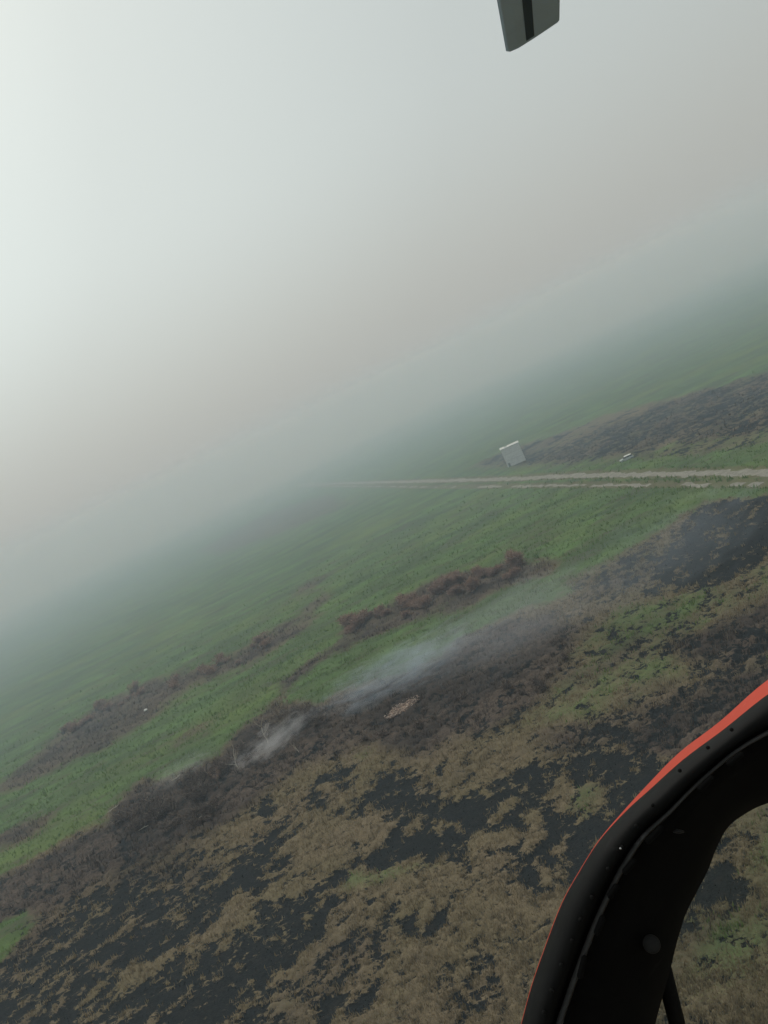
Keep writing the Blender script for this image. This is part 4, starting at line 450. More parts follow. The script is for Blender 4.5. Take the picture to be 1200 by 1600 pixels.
def build_ground():
    az = np.concatenate([np.linspace(-180, -56, 32)[:-1], np.linspace(-56, -46, 14)[:-1], np.linspace(-46, 40, 431), np.linspace(40, 50, 14)[1:], np.linspace(50, 180, 34)[1:-1]])
    az = np.radians(az)
    r = np.concatenate([[6, 14, 22, 30, 36], np.exp(np.linspace(math.log(40), math.log(420), 590)), np.exp(np.linspace(math.log(424), math.log(3600), 240))])
    AZ, RR = np.meshgrid(az, r)
    x = (np.sin(AZ) * RR).ravel(); y = (np.cos(AZ) * RR).ravel()
    burn, green, brush = fields(x, y)
    rd = np.minimum(line_dist(x, y, ROAD) - 2.4, line_dist(x, y, TRACK) - 1.5)
    offroad = smooth01(rd / 2.0)
    far = np.clip(1.2 - RR.ravel() / 700.0, 0.15, 1)
    unb = smooth01((0.05 - burn) / 0.25)
    lump = fbm(x, y, 2.4, 4, off=3); clod = fbm(x, y, 0.8, 3, off=8); hump = fbm(x, y, 9.0, 4, off=61)
    gw = smooth01((green - 0.2) / 0.4); bw = smooth01((brush - 0.2) / 0.5)
    z = unb * (0.22 + 0.16 * lump + 0.12 * clod) + gw * (0.25 + 0.30 * hump + 0.10 * lump) + bw * (0.2 + 0.35 * hump + 0.40 * lump + 0.15 * clod) + (1 - unb) * 0.05 * clod
    z = z * offroad * far
    z = np.where(RR.ravel() < 30, 0.0, z)
    V = np.stack([x, y, z], 1)
    nr, na = RR.shape
    i = np.arange(nr - 1)[:, None] * na; j = np.arange(na)[None, :]; j2 = (j + 1) % na
    F = np.stack([(i + j), (i + j2), (i + na + j2), (i + na + j)], -1).reshape(-1, 4)[:, ::-1]
    V = np.vstack([V, [[0, 0, 0]]])
    me = np_mesh('ground', V, F, True)
    # centre fan
    c = len(V) - 1
    bm = bmesh.new(); bm.from_mesh(me); bm.verts.ensure_lookup_table()
    for k in range(na):
        f = bm.faces.new((bm.verts[c], bm.verts[(k + 1) % na], bm.verts[k])); f.smooth = True
    bm.to_mesh(me); bm.free()
    n = len(me.vertices)
    green = green * offroad
    for nm, a in (('burn', np.where(offroad < 0.6, np.minimum(burn, -0.3), burn)), ('green', np.where(offroad < 1, np.maximum(green, 0.35), green)), ('brush', brush * offroad)):
        at_ = me.attributes.new(nm, 'FLOAT', 'POINT')
        at_.data.foreach_set('value', np.append(a, [0.0])[:n].astype(np.float32))
    o = link('ground', me, None, (ground_material(),))
    tag(o, kind='structure')
    o['label'] = 'flat burnt peatland of tan dry grass, black char and green fields'
    return o
build_ground()

# ------------------------------------------------------------------ dirt road and the rutted track beside it
def resample(pts, step):
    P = np.array(pts, float); d = np.r_[0, np.cumsum(np.hypot(*np.diff(P, axis=0).T))]
    t = np.arange(0, d[-1], step)
    return np.stack([np.interp(t, d, P[:, 0]), np.interp(t, d, P[:, 1])], 1), t

def strip(name, pts, half, rough, cuts, mat, z, seed):
    P, t = resample(pts, 0.6)
    T = np.gradient(P, axis=0); T /= np.linalg.norm(T, axis=1)[:, None]; N = np.stack([-T[:, 1], T[:, 0]], 1)
    bm = bmesh.new(); prev = None
    for k in range(len(P)):
        l_ = half + rough * float(fbm(t[k], seed, 5.0, 4, 0.7)) ; r_ = half + rough * float(fbm(t[k], seed + 40, 5.0, 4, 0.7))
        if cuts and float(fbm(t[k], seed + 90, 22.0, 3)) < cuts: prev = None; continue
        l_ = max(l_, 0.12); r_ = max(r_, 0.12)
        row = []
        for q in np.linspace(-1, 1, 7):
            off = q * (l_ if q > 0 else r_)
            row.append(bm.verts.new((P[k, 0] + N[k, 0] * off, P[k, 1] + N[k, 1] * off, z * (1 - q ** 4) + 0.012 - 0.05 * math.exp(-((abs(q) - .5) / .15) ** 2))))
        if prev:
            for a in range(6): bm.faces.new((prev[a], prev[a + 1], row[a + 1], row[a]))
        prev = row
    for v in [v for v in bm.verts if not v.link_faces]: bm.verts.remove(v)
    return tag(bm_obj(name, bm, mat, None, True), kind='structure')

def dirt_material():
    M = Mat('pale_clay', 0.95, 0.1)
    n = M.noise(0.5, 6, 0.65); f = M.noise(4.0, 5, 0.7)
    c = M.mix(M.mapr(n, 0.35, 0.65), (0.22, 0.205, 0.17), (0.32, 0.305, 0.26))
    c = M.mix(M.mapr(f, 0.55, 0.75, 0, 0.5), c, (0.15, 0.14, 0.09))
    M.color(c); M.bump(f, 0.3, 0.05)
    return M.m
DIRT = dirt_material()
o = strip('road', ROAD, 1.7, 1.5, None, DIRT, 0.10, 3.3); o['label'] = 'pale clay road running straight across the green fields'
o = strip('track', TRACK, 0.85, 1.3, -0.12, DIRT, 0.06, 23.3); o['label'] = 'broken pale wheel track beside the clay road'

# ------------------------------------------------------------------ grass: real tufts where single clumps show
def scatter(name, n, rmin, rmax, test, blades, h, spread, mat, label, lean=0.5, wide=0.05):
    r = rmin * (rmax / rmin) ** rng.random(n); a = np.radians(rng.uniform(-45, 38, n))
    x = np.sin(a) * r; y = np.cos(a) * r
    b, g_, k_ = fields(x, y)
    rd = np.minimum(line_dist(x, y, ROAD) - 2.2, line_dist(x, y, TRACK) - 1.3)
    ok = test(b, g_, k_, x, y) & (rd > 0.3)
    x, y, r = x[ok], y[ok], r[ok]
    k = len(x) * blades
    cx = np.repeat(x, blades) + rng.normal(0, spread, k); cy = np.repeat(y, blades) + rng.normal(0, spread, k)
    sc = np.repeat(np.clip(r / 110, 0.8, 1.7), blades)
    ang = rng.uniform(0, 2 * math.pi, k); hh = rng.uniform(h[0], h[1], k) * sc ** 0.35; ww = wide * sc * rng.uniform(0.7, 1.4, k)
    ln = rng.uniform(0.1, lean, k) * hh; la = rng.normal(math.radians(30), 0.9, k)
    dx, dy = np.cos(ang) * ww, np.sin(ang) * ww
    z0 = np.full(k, 0.02)
    V = np.empty((k, 3, 3))
    V[:, 0] = np.stack([cx - dx, cy - dy, z0], 1); V[:, 1] = np.stack([cx + dx, cy + dy, z0], 1)
    V[:, 2] = np.stack([cx + np.cos(la) * ln, cy + np.sin(la) * ln, hh], 1)
    me = np_mesh(name, V.reshape(-1, 3), np.arange(k * 3).reshape(-1, 3))
    o = link(name, me, None, (mat,))
    return tag(o, label, 'grass', kind='stuff')

DRY = island_mat('dry_grass', [(0.145, 0.112, 0.070), (0.27, 0.212, 0.132), (0.22, 0.185, 0.105), (0.40, 0.325, 0.215)], thin=True)
GRN = island_mat('living_grass', [(0.125, 0.185, 0.058), (0.155, 0.235, 0.068), (0.140, 0.205, 0.062), (0.19, 0.265, 0.085)], thin=True)
SCH = island_mat('scorched_stalks', [(0.026, 0.021, 0.018), (0.075, 0.058, 0.046), (0.12, 0.094, 0.072), (0.20, 0.16, 0.128)])
scatter('dry_grass', 120000, 48, 210, lambda b, g_, k_, x, y: (b < -0.06) & (g_ + rng.normal(0, .1, len(x)) < 0.36) & (k_ + rng.normal(0, .12, len(x)) < 0.5), 4, (0.35, 0.75), 0.22, DRY, 'tan dry grass tufts left between the black burnt patches', wide=0.07)
scatter('green_grass', 150000, 60, 420, lambda b, g_, k_, x, y: (b < -0.15) & (g_ + rng.normal(0, .08, len(x)) > 0.42) & (np.hypot(x, y) < rng.uniform(90, 330, len(x))) & (k_ + rng.normal(0, .12, len(x)) < 0.5), 3, (0.40, 0.95), 0.30, GRN, 'bright green reedy grass covering the fields beyond the burnt strip', wide=0.10)
scatter('scorched_stubble', 110000, 50, 330, lambda b, g_, k_, x, y: (b < 0.2) & (k_ + rng.normal(0, .06, len(x)) > 0.44), 3, (0.35, 1.15), 0.25, SCH, 'grey brown scorched stalks standing in the smouldering strip', wide=0.055)
scatter('charred_stubble', 16000, 48, 180, lambda b, g_, k_, x, y: (b > 0.1), 2, (0.12, 0.35), 0.2, island_mat('ash_stalks', [(0.012, 0.013, 0.013), (0.02, 0.02, 0.02), (0.035, 0.034, 0.03), (0.10, 0.088, 0.066)]), 'short charred stalks on the black burnt ground', wide=0.06)

# ------------------------------------------------------------------ dry shrubs
TWIG = island_mat('dead_twigs', [(0.18, 0.115, 0.088), (0.31, 0.205, 0.158), (0.39, 0.27, 0.21), (0.48, 0.36, 0.29)], thin=True)
TWIG_PALE = island_mat('pale_twigs', [(0.20, 0.155, 0.115), (0.29, 0.235, 0.175), (0.36, 0.30, 0.23), (0.44, 0.37, 0.30)])
TWIG_CHAR = island_mat('charred_twigs', [(0.045, 0.036, 0.030), (0.12, 0.092, 0.074), (0.19, 0.148, 0.118), (0.28, 0.225, 0.185)])
BARK = plain('dead_bark', (0.17, 0.135, 0.105), 0.9, 0.1, 0.4, 5)
BARK_PALE = plain('bleached_bark', (0.42, 0.38, 0.31), 0.85, 0.1, 0.25, 6)

def shrub_meshes(seed, n=420, w=1.0, h=1.0):
    r = random.Random(seed)
    bm = bmesh.new(); tips = []
    for i in range(8):
        a = r.uniform(0, 6.283); tilt = r.uniform(0.1, 0.9)
        p = Vector((r.uniform(-.1, .1), r.uniform(-.1, .1), -0.05)); pts = [p.copy()]
        d = Vector((math.cos(a) * tilt, math.sin(a) * tilt, 1)).normalized()
        for s in range(3):
            p = p + d * h * 0.26; d = (d + Vector((r.uniform(-.3, .3), r.uniform(-.3, .3), 0.1))).normalized(); pts.append(p.copy())
        add_tube(bm, pts, [0.035, 0.026, 0.017, 0.009], 4); tips += pts[1:]
    V = []
    for i in range(n):
        b = r.choice(tips) + Vector((r.gauss(0, .10 * w), r.gauss(0, .10 * w), r.gauss(0, .08)))
        a = r.uniform(0, 6.283); el = r.uniform(-0.25, 1.3); L = r.uniform(.18, .50)
        d = Vector((math.cos(a) * math.cos(el) * w, math.sin(a) * math.cos(el) * w, math.sin(el))) * L
        s = Vector((r.uniform(-1, 1), r.uniform(-1, 1), r.uniform(-1, 1))).normalized() * r.uniform(.012, .034)
        b.z = max(b.z, 0.02)
        V += [b - s, b + s, b + d]
    return bm, np.array([tuple(v) for v in V])

def shrub_proto(name, seed, twig, n=420):
    root = empty(name, (0, 0, 0))
    bm, V = shrub_meshes(seed, n)
    bm_obj('branches', bm, BARK, root)
    link('twigs', np_mesh('twigs', V, np.arange(len(V)).reshape(-1, 3)), root, (twig,))['kind'] = 'stuff'
    return root

def copy_thing(root):
    r = root.copy(); col.objects.link(r)
    for ch in root.children:
        c = ch.copy(); col.objects.link(c); c.parent = r
        for g2 in ch.children:
            d = g2.copy(); col.objects.link(d); d.parent = c
    return r

def plant(protos, spots, smin, smax, label, group, cat='shrub'):
    used = set()
    for i, (x, y) in enumerate(spots):
        k = i % len(protos); root = protos[k] if k not in used else copy_thing(protos[k]); used.add(k)
        s = random.uniform(smin, smax)
        root.location = (x, y, -0.02); root.rotation_euler = (0, 0, random.uniform(0, 6.28))
        root.scale = (s * random.uniform(0.9, 1.4), s * random.uniform(0.9, 1.3), s * random.uniform(0.75, 1.1))
        tag(root, label, cat, group)

plant([shrub_proto('dry_shrub', 10 + i, TWIG, 900) for i in range(3)], DRY_SHRUBS, 1.9, 4.4, 'reddish brown leafless shrub in the thicket across the green field', 'reddish brown shrubs in the thicket across the green field')
plant([shrub_proto('withered_shrub', 20 + i, TWIG, 600) for i in range(2)], FAR_SHRUBS, 1.6, 3.6, 'hazy brown shrub in the dark stripe crossing the far green field', 'hazy brown shrubs in the dark stripe at the left')
protos = [shrub_proto('scorched_shrub', 30 + i, TWIG_CHAR, 480) for i in range(4)]
plant(protos[:2], CHARRED_SHRUBS, 1.5, 3.3, 'grey brown scorched shrub along the edge of the green field beside the bare trees', 'scorched shrubs along the edge of the green field')
plant(protos[2:3], HOLLOW_SHRUBS, 1.4, 2.6, 'scorched shrub round the dark hollow below the pale fallen logs', 'scorched shrubs round the dark hollow')
plant(protos[3:], ASH_SHRUBS, 1.0, 2.0, 'low scorched shrub on the brown ground around and right of the pale ash', 'low scorched shrubs right of the pale ash')

# ------------------------------------------------------------------ bare trees
def bare_tree(x, y, h, lean, bark, twig, label, fan=False, seed=0, ntw=260):
    r = random.Random(seed)
    root = empty('bare_tree', (x, y, 0)); tag(root, label, 'tree')
    bm = bmesh.new()
    d = Vector((lean[0], lean[1], 1)).normalized(); p = Vector((0, 0, -0.2)); pts = [p.copy()]
    if not fan:
        for s in range(5):
            p = p + d * h * 0.16; d = (d + Vector((r.uniform(-.35, .35), r.uniform(-.35, .35), 0.05))).normalized(); pts.append(p.copy())
        add_tube(bm, pts, [h * .030, h * .025, h * .021, h * .017, h * .013, h * .008], 7)
    else:
        pts = [p, p + d * h * 0.12]; add_tube(bm, pts, [h * .035, h * .03], 7)
    bm_obj('trunk', bm, bark, root, True)
    tips = []
    nb = 16 if fan else 6
    for i in range(nb):
        q = pts[-1] if fan else pts[r.randint(2, len(pts) - 1)]
        a = r.uniform(0, 6.283); t_ = r.uniform(0.1, 0.75) if fan else r.uniform(0.6, 1.4)
        e = Vector((math.cos(a) * t_ + lean[0] * .5, math.sin(a) * t_ + lean[1] * .5, 1)).normalized(); b = [q.copy()]
        for s in range(3):
            q = q + e * h * (0.26 if fan else 0.14); e = (e + Vector((r.uniform(-.25, .25), r.uniform(-.25, .25), 0.05))).normalized(); b.append(q.copy())
        bb = bmesh.new(); add_tube(bb, b, [h * .013, h * .010, h * .007, h * .003], 5)
        bm_obj('branch', bb, bark, root, True); tips += b[1:]
    V = []
    for i in range(ntw):
        b = r.choice(tips); a = r.uniform(0, 6.283); el = r.uniform(0.0, 1.4); L = r.uniform(.06, .2) * h
        dd = Vector((math.cos(a) * math.cos(el), math.sin(a) * math.cos(el), math.sin(el))) * L
        s = Vector((r.uniform(-1, 1), r.uniform(-1, 1), r.uniform(-1, 1))).normalized() * 0.022
        V += [b - s, b + s, b + dd]
    V = np.array([tuple(v) for v in V])
    tw = link('twigs', np_mesh('twigs', V, np.arange(len(V)).reshape(-1, 3)), root, (twig,)); tw['kind'] = 'stuff'
    return root

T = TREES
bare_tree(T[0][0], T[0][1], 6.2, (-0.15, 0.0), BARK_PALE, TWIG_PALE, 'bleached bare tree with a forked white trunk beside the thickest white smoke', seed=2, ntw=90)
bare_tree(T[1][0], T[1][1], 4.6, (-0.25, 0.1), BARK_PALE, TWIG_PALE, 'small pale bare tree left of the white smoke plume', seed=5, ntw=120)
bare_tree(T[2][0], T[2][1], 2.6, (0.1, 0.0), BARK_PALE, TWIG_PALE, 'low forked bare sapling on the dark ground right of the white smoke', seed=8, ntw=70)
bare_tree(T[3][0], T[3][1], 8.5, (-0.1, 0.05), BARK, TWIG_PALE, 'broad leafless tree with fanned pale brown twigs at the green field edge', fan=True, seed=9, ntw=1500)
bare_tree(T[4][0], T[4][1], 4.2, (0.2, 0.0), BARK, TWIG_CHAR, 'dark bare tree standing beside a fallen pale log in the brown brush', seed=12, ntw=150)
bare_tree(T[5][0], T[5][1], 5.0, (-0.1, 0.1), BARK, TWIG, 'dark bare tree between the pale log and the white smoke', seed=15, ntw=220)

def log(x, y, L, rad, rz, label, tilt=0.06, stub=True):
    bm = bmesh.new()
    pts = [Vector((-L / 2 + L * k / 5, 0.06 * L * math.sin(k * 1.7 + x), rad * 1.4 + 0.35 + tilt * L * (k / 5))) for k in range(6)]
    add_tube(bm, pts, [rad * q for q in (1.1, 1.05, .95, .85, .7, .5)], 8)
    if stub:
        add_tube(bm, [pts[3], pts[3] + Vector((.25 * L * .5, .12 * L, .2))], [rad * .5, rad * .25], 6)
        add_tube(bm, [pts[2], pts[2] + Vector((.1 * L, -.14 * L, .15))], [rad * .5, rad * .2], 6)
    o = bm_obj('fallen_log', bm, BARK_PALE, None, True)
    o.location = (x, y, 0); o.rotation_euler = (0, 0, rz)
    return tag(o, label, 'log')
g0 = LOGS
log(g0[0][0], g0[0][1], 3.4, 0.11, 1.15, 'pale fallen log leaning in the brown brush under the dark bare tree', 0.35)
log(g0[1][0], g0[1][1], 2.2, 0.13, 0.5, 'short white log at the edge of the green field', 0.1)
log(g0[2][0], g0[2][1], 2.6, 0.12, 0.4, 'white log lying farthest left where green field meets scorched brush', 0.1)
log(g0[3][0], g0[3][1], 1.3, 0.13, 0.3, 'stubby pale log on dark ash just above the tan grass', 0.05, False)
log(g0[4][0], g0[4][1], 2.4, 0.10, 0.1, 'thin grey log in the scorched brush left of the dark hollow', 0.05)
log(g0[5][0], g0[5][1], 2.0, 0.12, 0.7, 'broken pale log among brown shrubs right of the fanned leafless tree', 0.25)

# crumpled white scrap
bm = bmesh.new(); bmesh.ops.create_icosphere(bm, subdivisions=3, radius=0.55)
for v in bm.verts:
    v.co *= 1 + 0.35 * float(perlin(v.co.x * 3 + 4, v.co.y * 3 + v.co.z * 2)); v.co.z *= 0.55
o = bm_obj('white_scrap', bm, plain('white_plastic', (0.78, 0.78, 0.75), 0.5, 0.4, 0.06), None)
o.location = (SCRAP[0][0], SCRAP[0][1], 0.75); tag(o, 'tiny white scrap lying in the dark stripe of the left green field', 'litter')

# pale ash bed: flakes and clods on a low mound
bm = bmesh.new(); bmesh.ops.create_uvsphere(bm, u_segments=40, v_segments=14, radius=1.0)
bmesh.ops.transform(bm, matrix=Matrix.Rotation(0.45, 4, 'Z') @ Matrix.Diagonal((3.6, 2.1, 0.34, 1)), verts=bm.verts)
for v in bm.verts:
    v.co.x += 0.9 * float(fbm(v.co.x + 30, v.co.y, 1.2, 4)); v.co.y += 0.7 * float(fbm(v.co.x + 70, v.co.y, 1.1, 4)); v.co.z += 0.12 * float(fbm(v.co.x, v.co.y + 9, .5, 3))
AM = Mat('pink_ash', 0.95, 0.1)
n1 = AM.noise(2.2, 6, 0.75)
AM.color(AM.mix(AM.mapr(n1, 0.44, 0.56), (0.085, 0.062, 0.050), (0.36, 0.26, 0.20))); AM.bump(n1, 0.6, 0.2)
o = bm_obj('ash_mound', bm, AM.m, None, True); o.location = (ASH[0][0], ASH[0][1], 0.22)
tag(o, 'patch of pale pinkish ash and cinders on dark scorched ground', 'ash')
r = random.Random(3); bm = bmesh.new()
for i in range(260):
    a = r.uniform(0, 6.28); q = math.sqrt(r.random()) * 1.15
    x_, y_ = 3.4 * q * math.cos(a), 2.0 * q * math.sin(a)
    x_, y_ = x_ * math.cos(.45) - y_ * math.sin(.45), x_ * math.sin(.45) + y_ * math.cos(.45)
    s = r.uniform(.05, .16); t = bmesh.ops.create_icosphere(bm, subdivisions=1, radius=s)
    bmesh.ops.transform(bm, matrix=Matrix.Translation((x_, y_, 0.28)) @ Matrix.Diagonal((r.uniform(.6, 1.6), 1, .7, 1)), verts=t['verts'])
cl = bm_obj('cinders', bm, island_mat('cinder', [(0.10, 0.075, 0.06), (0.34, 0.26, 0.21), (0.52, 0.42, 0.35), (0.60, 0.50, 0.43)]), o); cl['kind'] = 'stuff'

# ------------------------------------------------------------------ windowless block building beyond the road
WALL = plain('grey_render', (0.56, 0.575, 0.565), 0.9, 0.15, 0.10, 0.5)
WALL_D = plain('grey_render_band', (0.46, 0.47, 0.46), 0.9, 0.15, 0.12, 0.8)
ROOF_M = plain('zinc_sheet', (0.72, 0.72, 0.69), 0.45, 0.4, 0.08, 0.7)
A_, B_ = Vector(HOUSE_CORNERS[0]), Vector(HOUSE_CORNERS[1])
W_ = (B_ - A_).length * 0.86; rz = -math.atan2(A_.x, A_.y) - math.radians(1.5)
HB = empty('block_building', (A_.x + 0.4, A_.y, 0), rz)
tag(HB, 'tall plain grey windowless block building with pale roof, beyond the clay road', 'building')
Hh, D_ = 8.5, 5.0
def hpart(name, mat, c, s, bev=0.0, parent=HB):
    bm = bmesh.new(); add_box(bm, c, s, 0, bev); return bm_obj(name, bm, mat, parent)
hpart('wall', WALL, (W_ / 2, 0.12, Hh / 2 - 0.1), (W_, 0.24, Hh + 0.2))
hpart('wall', WALL, (W_ / 2, D_ - 0.12, Hh / 2 - 0.1), (W_, 0.24, Hh + 0.2))
hpart('wall', WALL, (0.12, D_ / 2, Hh / 2 - 0.1), (0.236, D_ - 0.48, Hh + 0.196))
hpart('wall', WALL, (W_ - 0.12, D_ / 2, Hh / 2 - 0.1), (0.236, D_ - 0.48, Hh + 0.196))
for zz in (2.9, 5.8):
    hpart('ring_beam', WALL_D, (W_ / 2, -0.02, zz), (W_ + 0.02, 0.06, 0.22))
for i in range(3):
    for zz in (1.6, 4.4, 7.3):
        hpart('vent', WALL_D, (W_ * (0.2 + 0.3 * i), -0.015, zz), (0.22, 0.05, 0.16))
hpart('door', plain('door_paint', (0.17, 0.19, 0.19), 0.6, 0.3, 0.1), (W_ * 0.12, -0.03, 1.0), (0.95, 0.06, 2.0))
# two roof sheets, the right one higher; a lower dark slab shows between them
hpart('roof_slab', WALL_D, (W_ / 2, D_ / 2, Hh + 0.07), (W_ + 0.1, D_ + 0.1, 0.14))
def sheet(x0, x1, z0, z1, name):
    bm = bmesh.new(); n = int((x1 - x0) / 0.12)
    vs = []
    for k in range(n + 1):
        x = x0 + (x1 - x0) * k / n; dz = 0.03 * (k % 2)
        vs.append([bm.verts.new((x, yy, zq + dz)) for yy, zq in ((-0.25, z0), (D_ + 0.25, z1), (D_ + 0.25, z1 - 0.05), (-0.25, z0 - 0.05))])
    for a, b in zip(vs, vs[1:]):
        for q in range(4): bm.faces.new((a[q], b[q], b[(q + 1) % 4], a[(q + 1) % 4]))
    bm.faces.new(vs[0][::-1]); bm.faces.new(vs[-1])
    return bm_obj(name, bm, ROOF_M, HB)
sheet(W_ * 0.38, W_ + 0.2, Hh + 0.22, Hh + 0.26, 'roof')
sheet(-0.25, W_ * 0.22, Hh + 0.22, Hh + 0.30, 'roof')
hpart('gable', WALL_D, (W_ * 0.69, D_ - 0.1, Hh + 0.25), (W_ * 0.58, 0.16, 0.24))

# ------------------------------------------------------------------ parked car beyond the road
PAINT_C = Mat('pale_green_grey_paint', 0.35, 0.5); PAINT_C.color((0.40, 0.44, 0.42)); PAINT_C = PAINT_C.m
PAINT_W = plain('white_paint', (0.80, 0.80, 0.77), 0.35, 0.5, 0.03)
GLASS = plain('dark_glass', (0.03, 0.035, 0.04), 0.08, 0.6, 0.1)
TYRE = plain('tyre', (0.018, 0.018, 0.018), 0.9, 0.2, 0.1); RIM = plain('rim', (0.45, 0.45, 0.45), 0.4, 0.4, 0.1, metal=0.6)
CA1, CB1 = Vector(CAR_ENDS[0]), Vector(CAR_ENDS[1]); rz = math.atan2((CB1 - CA1).y, (CB1 - CA1).x)
car = empty('parked_car', ((CA1.x + CB1.x) / 2, (CA1.y + CB1.y) / 2, 0.0), rz)
tag(car, 'small pale car with a white roof parked on the grass beyond the road', 'car')
def prism(name, prof, w0, w1, mat, parent, bev=0.05, yoff=0):
    bm = bmesh.new()
    zmin = min(p[1] for p in prof); zmax = max(p[1] for p in prof)
    L1, R1 = [], []
    for x, z in prof:
        hw = (w0 + (w1 - w0) * (z - zmin) / max(zmax - zmin, 1e-6)) / 2
        L1.append(bm.verts.new((x, -hw + yoff, z))); R1.append(bm.verts.new((x, hw + yoff, z)))
    bm.faces.new(L1); bm.faces.new(R1[::-1])
    n = len(prof)
    for k in range(n): bm.faces.new((L1[k], R1[k], R1[(k + 1) % n], L1[(k + 1) % n]))
    if bev: bmesh.ops.bevel(bm, geom=list(bm.edges), offset=bev, segments=2, affect='EDGES')
    return bm_obj(name, bm, mat, parent)
prism('body', [(-2.2, .38), (-2.28, .62), (-2.2, .95), (-1.25, 1.08), (1.9, 1.12), (2.18, 1.0), (2.25, .6), (2.15, .38)], 1.76, 1.68, PAINT_C, car, .06)
prism('cabin', [(-1.2, 1.06), (-0.55, 1.58), (1.65, 1.62), (2.0, 1.10)], 1.6, 1.34, GLASS, car, .03)
prism('roof', [(-0.66, 1.575), (-0.5, 1.70), (1.55, 1.73), (1.78, 1.60)], 1.42, 1.34, PAINT_W, car, .03)
for x0 in (-0.05, 0.95):
    for sy in (-1, 1):
        bm = bmesh.new(); add_tube(bm, [(x0 - .05, sy * .80, 1.08), (x0, sy * .685, 1.62)], [.05, .045], 4); bm_obj('pillar', bm, PAINT_C, car)
for x0 in (-1.4, 1.42):
    for sy in (-1, 1):
        bm = bmesh.new(); add_tube(bm, [(x0, sy * .70, .33), (x0, sy * .90, .33)], [.33, .33], 20); w = bm_obj('wheel', bm, TYRE, car)
        bm = bmesh.new(); add_tube(bm, [(x0, sy * .86, .33), (x0, sy * .91, .33)], [.20, .19], 14); bm_obj('rim', bm, RIM, w)
for sy in (-1, 1):
    hb = bmesh.new(); add_box(hb, (-2.24, sy * .62, .78), (.10, .34, .16), 0, .03); bm_obj('headlight', hb, plain('lamp_glass', (0.7, 0.7, 0.68), .2, .6, .05), car)
    hb = bmesh.new(); add_box(hb, (2.21, sy * .66, .85), (.08, .20, .26), 0, .02); bm_obj('tail_light', hb, plain('red_lens', (0.35, 0.02, 0.02), .3, .5, .05), car)
    hb = bmesh.new(); add_box(hb, (-.75, sy * .92, 1.12), (.14, .16, .12), 0, .03); bm_obj('mirror', hb, PAINT_C, car)
hb = bmesh.new(); add_box(hb, (-2.28, 0, .50), (.10, 1.6, .16), 0, .03); bm_obj('bumper', hb, TYRE, car)
hb = bmesh.new(); add_box(hb, (2.24, 0, .50), (.10, 1.6, .16), 0, .03); bm_obj('bumper', hb, TYRE, car)

# ------------------------------------------------------------------ helicopter round the camera
HBASE = (0, 0, ALT - 1.3)
heli = empty('helicopter', HBASE)
tag(heli, 'red helicopter seen from its cabin: black window frame and one rotor blade', 'helicopter')
RED = Mat('red_paint', 0.5, 0.2)
sc = RED.noise(14, 8, 0.8, (1, 1, 6)); 
RED.color(RED.mix(RED.mapr(sc, 0.60, 0.72, 0, 0.75), RED.mix(RED.mapr(RED.noise(3, 4), .3, .7), (0.52, 0.050, 0.024), (0.64, 0.070, 0.034)), (0.68, 0.26, 0.18)))
RED = RED.m
def dark(name, v, rough):
    M = Mat(name, rough, 0.12); n = M.noise(30, 6, 0.7)
    c = M.mix(M.mapr(n, .35, .7), (v * .7, v * .72, v * .72), (v * 1.35, v * 1.35, v * 1.3))
    scuff = M.noise(9, 8, 0.75, (1, 1, 5)); dust = M.noise(2.2, 5, 0.6)
    c = M.mix(M.mapr(scuff, 0.62, 0.70, 0, 0.5), c, (v * 3 + .01, v * 3 + .01, v * 3 + .01))
    c = M.mix(M.mapr(dust, 0.45, 0.75, 0, 0.35), c, (v * 2 + .008, v * 2 + .007, v * 2 + .006))
    M.color(c); M.bump(n, 0.15, 0.002)
    return M.m
BLK = dark('black_trim', 0.006, 0.75); RIMM = dark('black_painted_rim', 0.0055, 0.6); SEAL = dark('grey_seal', 0.060, 0.8); PANEL = dark('matt_black_panel', 0.003, 0.95)
def loft(name, keys, mat, close=True):
    n = len(RAILS[keys[0]]); V = [p for k in keys for p in RAILS[k]]; F = []
    kk = len(keys)
    for a in range(kk if close else kk - 1):
        b = (a + 1) % kk
        for i in range(n - 1): F.append((a * n + i, a * n + i + 1, b * n + i + 1, b * n + i))
    bm = bmesh.new(); vs = [bm.verts.new(p) for p in V]
    for f in F: bm.faces.new([vs[i] for i in f])
    if close:
        bm.faces.new([vs[a * n] for a in range(kk)]); bm.faces.new([vs[a * n + n - 1] for a in range(kk)][::-1])
    return bm_obj(name, bm, mat, heli, True)
loft('nose_skin', ['skin_back', 'skin_low', 'skin_edge', 'skin_in', 'rim_a'], RED)
loft('window_rim', ['rim_a', 'rim_b', 'rim_c', 'rim_d', 'rim_e', 'skin_back'], RIMM)
loft('seal_strip', ['rid_a', 'rid_b', 'rid_c'], SEAL)
loft('trim_panel', ['pan_a', 'pan_b', 'pan_c', 'pan_d', 'pan_e', 'skin_back'], PANEL)
bm = bmesh.new(); bmesh.ops.create_uvsphere(bm, u_segments=12, v_segments=8, radius=0.0028)
rv = bm_obj('rivet', bm, BLK, heli, True); rme = rv.data
SHINY = plain('worn_rivet', (0.5, 0.5, 0.5), 0.2, 0.6, 0.1, metal=1.0)
for i, p in enumerate(RIVETS):
    o = rv if i == 0 else link('rivet', rme, heli)
    o.location = p
    if i == 5:
        bm = bmesh.new(); bmesh.ops.create_uvsphere(bm, u_segments=12, v_segments=8, radius=0.0016); s_ = bm_obj('rivet_head', bm, SHINY, o, True); s_.location = (-0.003, -0.0045, 0.0025)
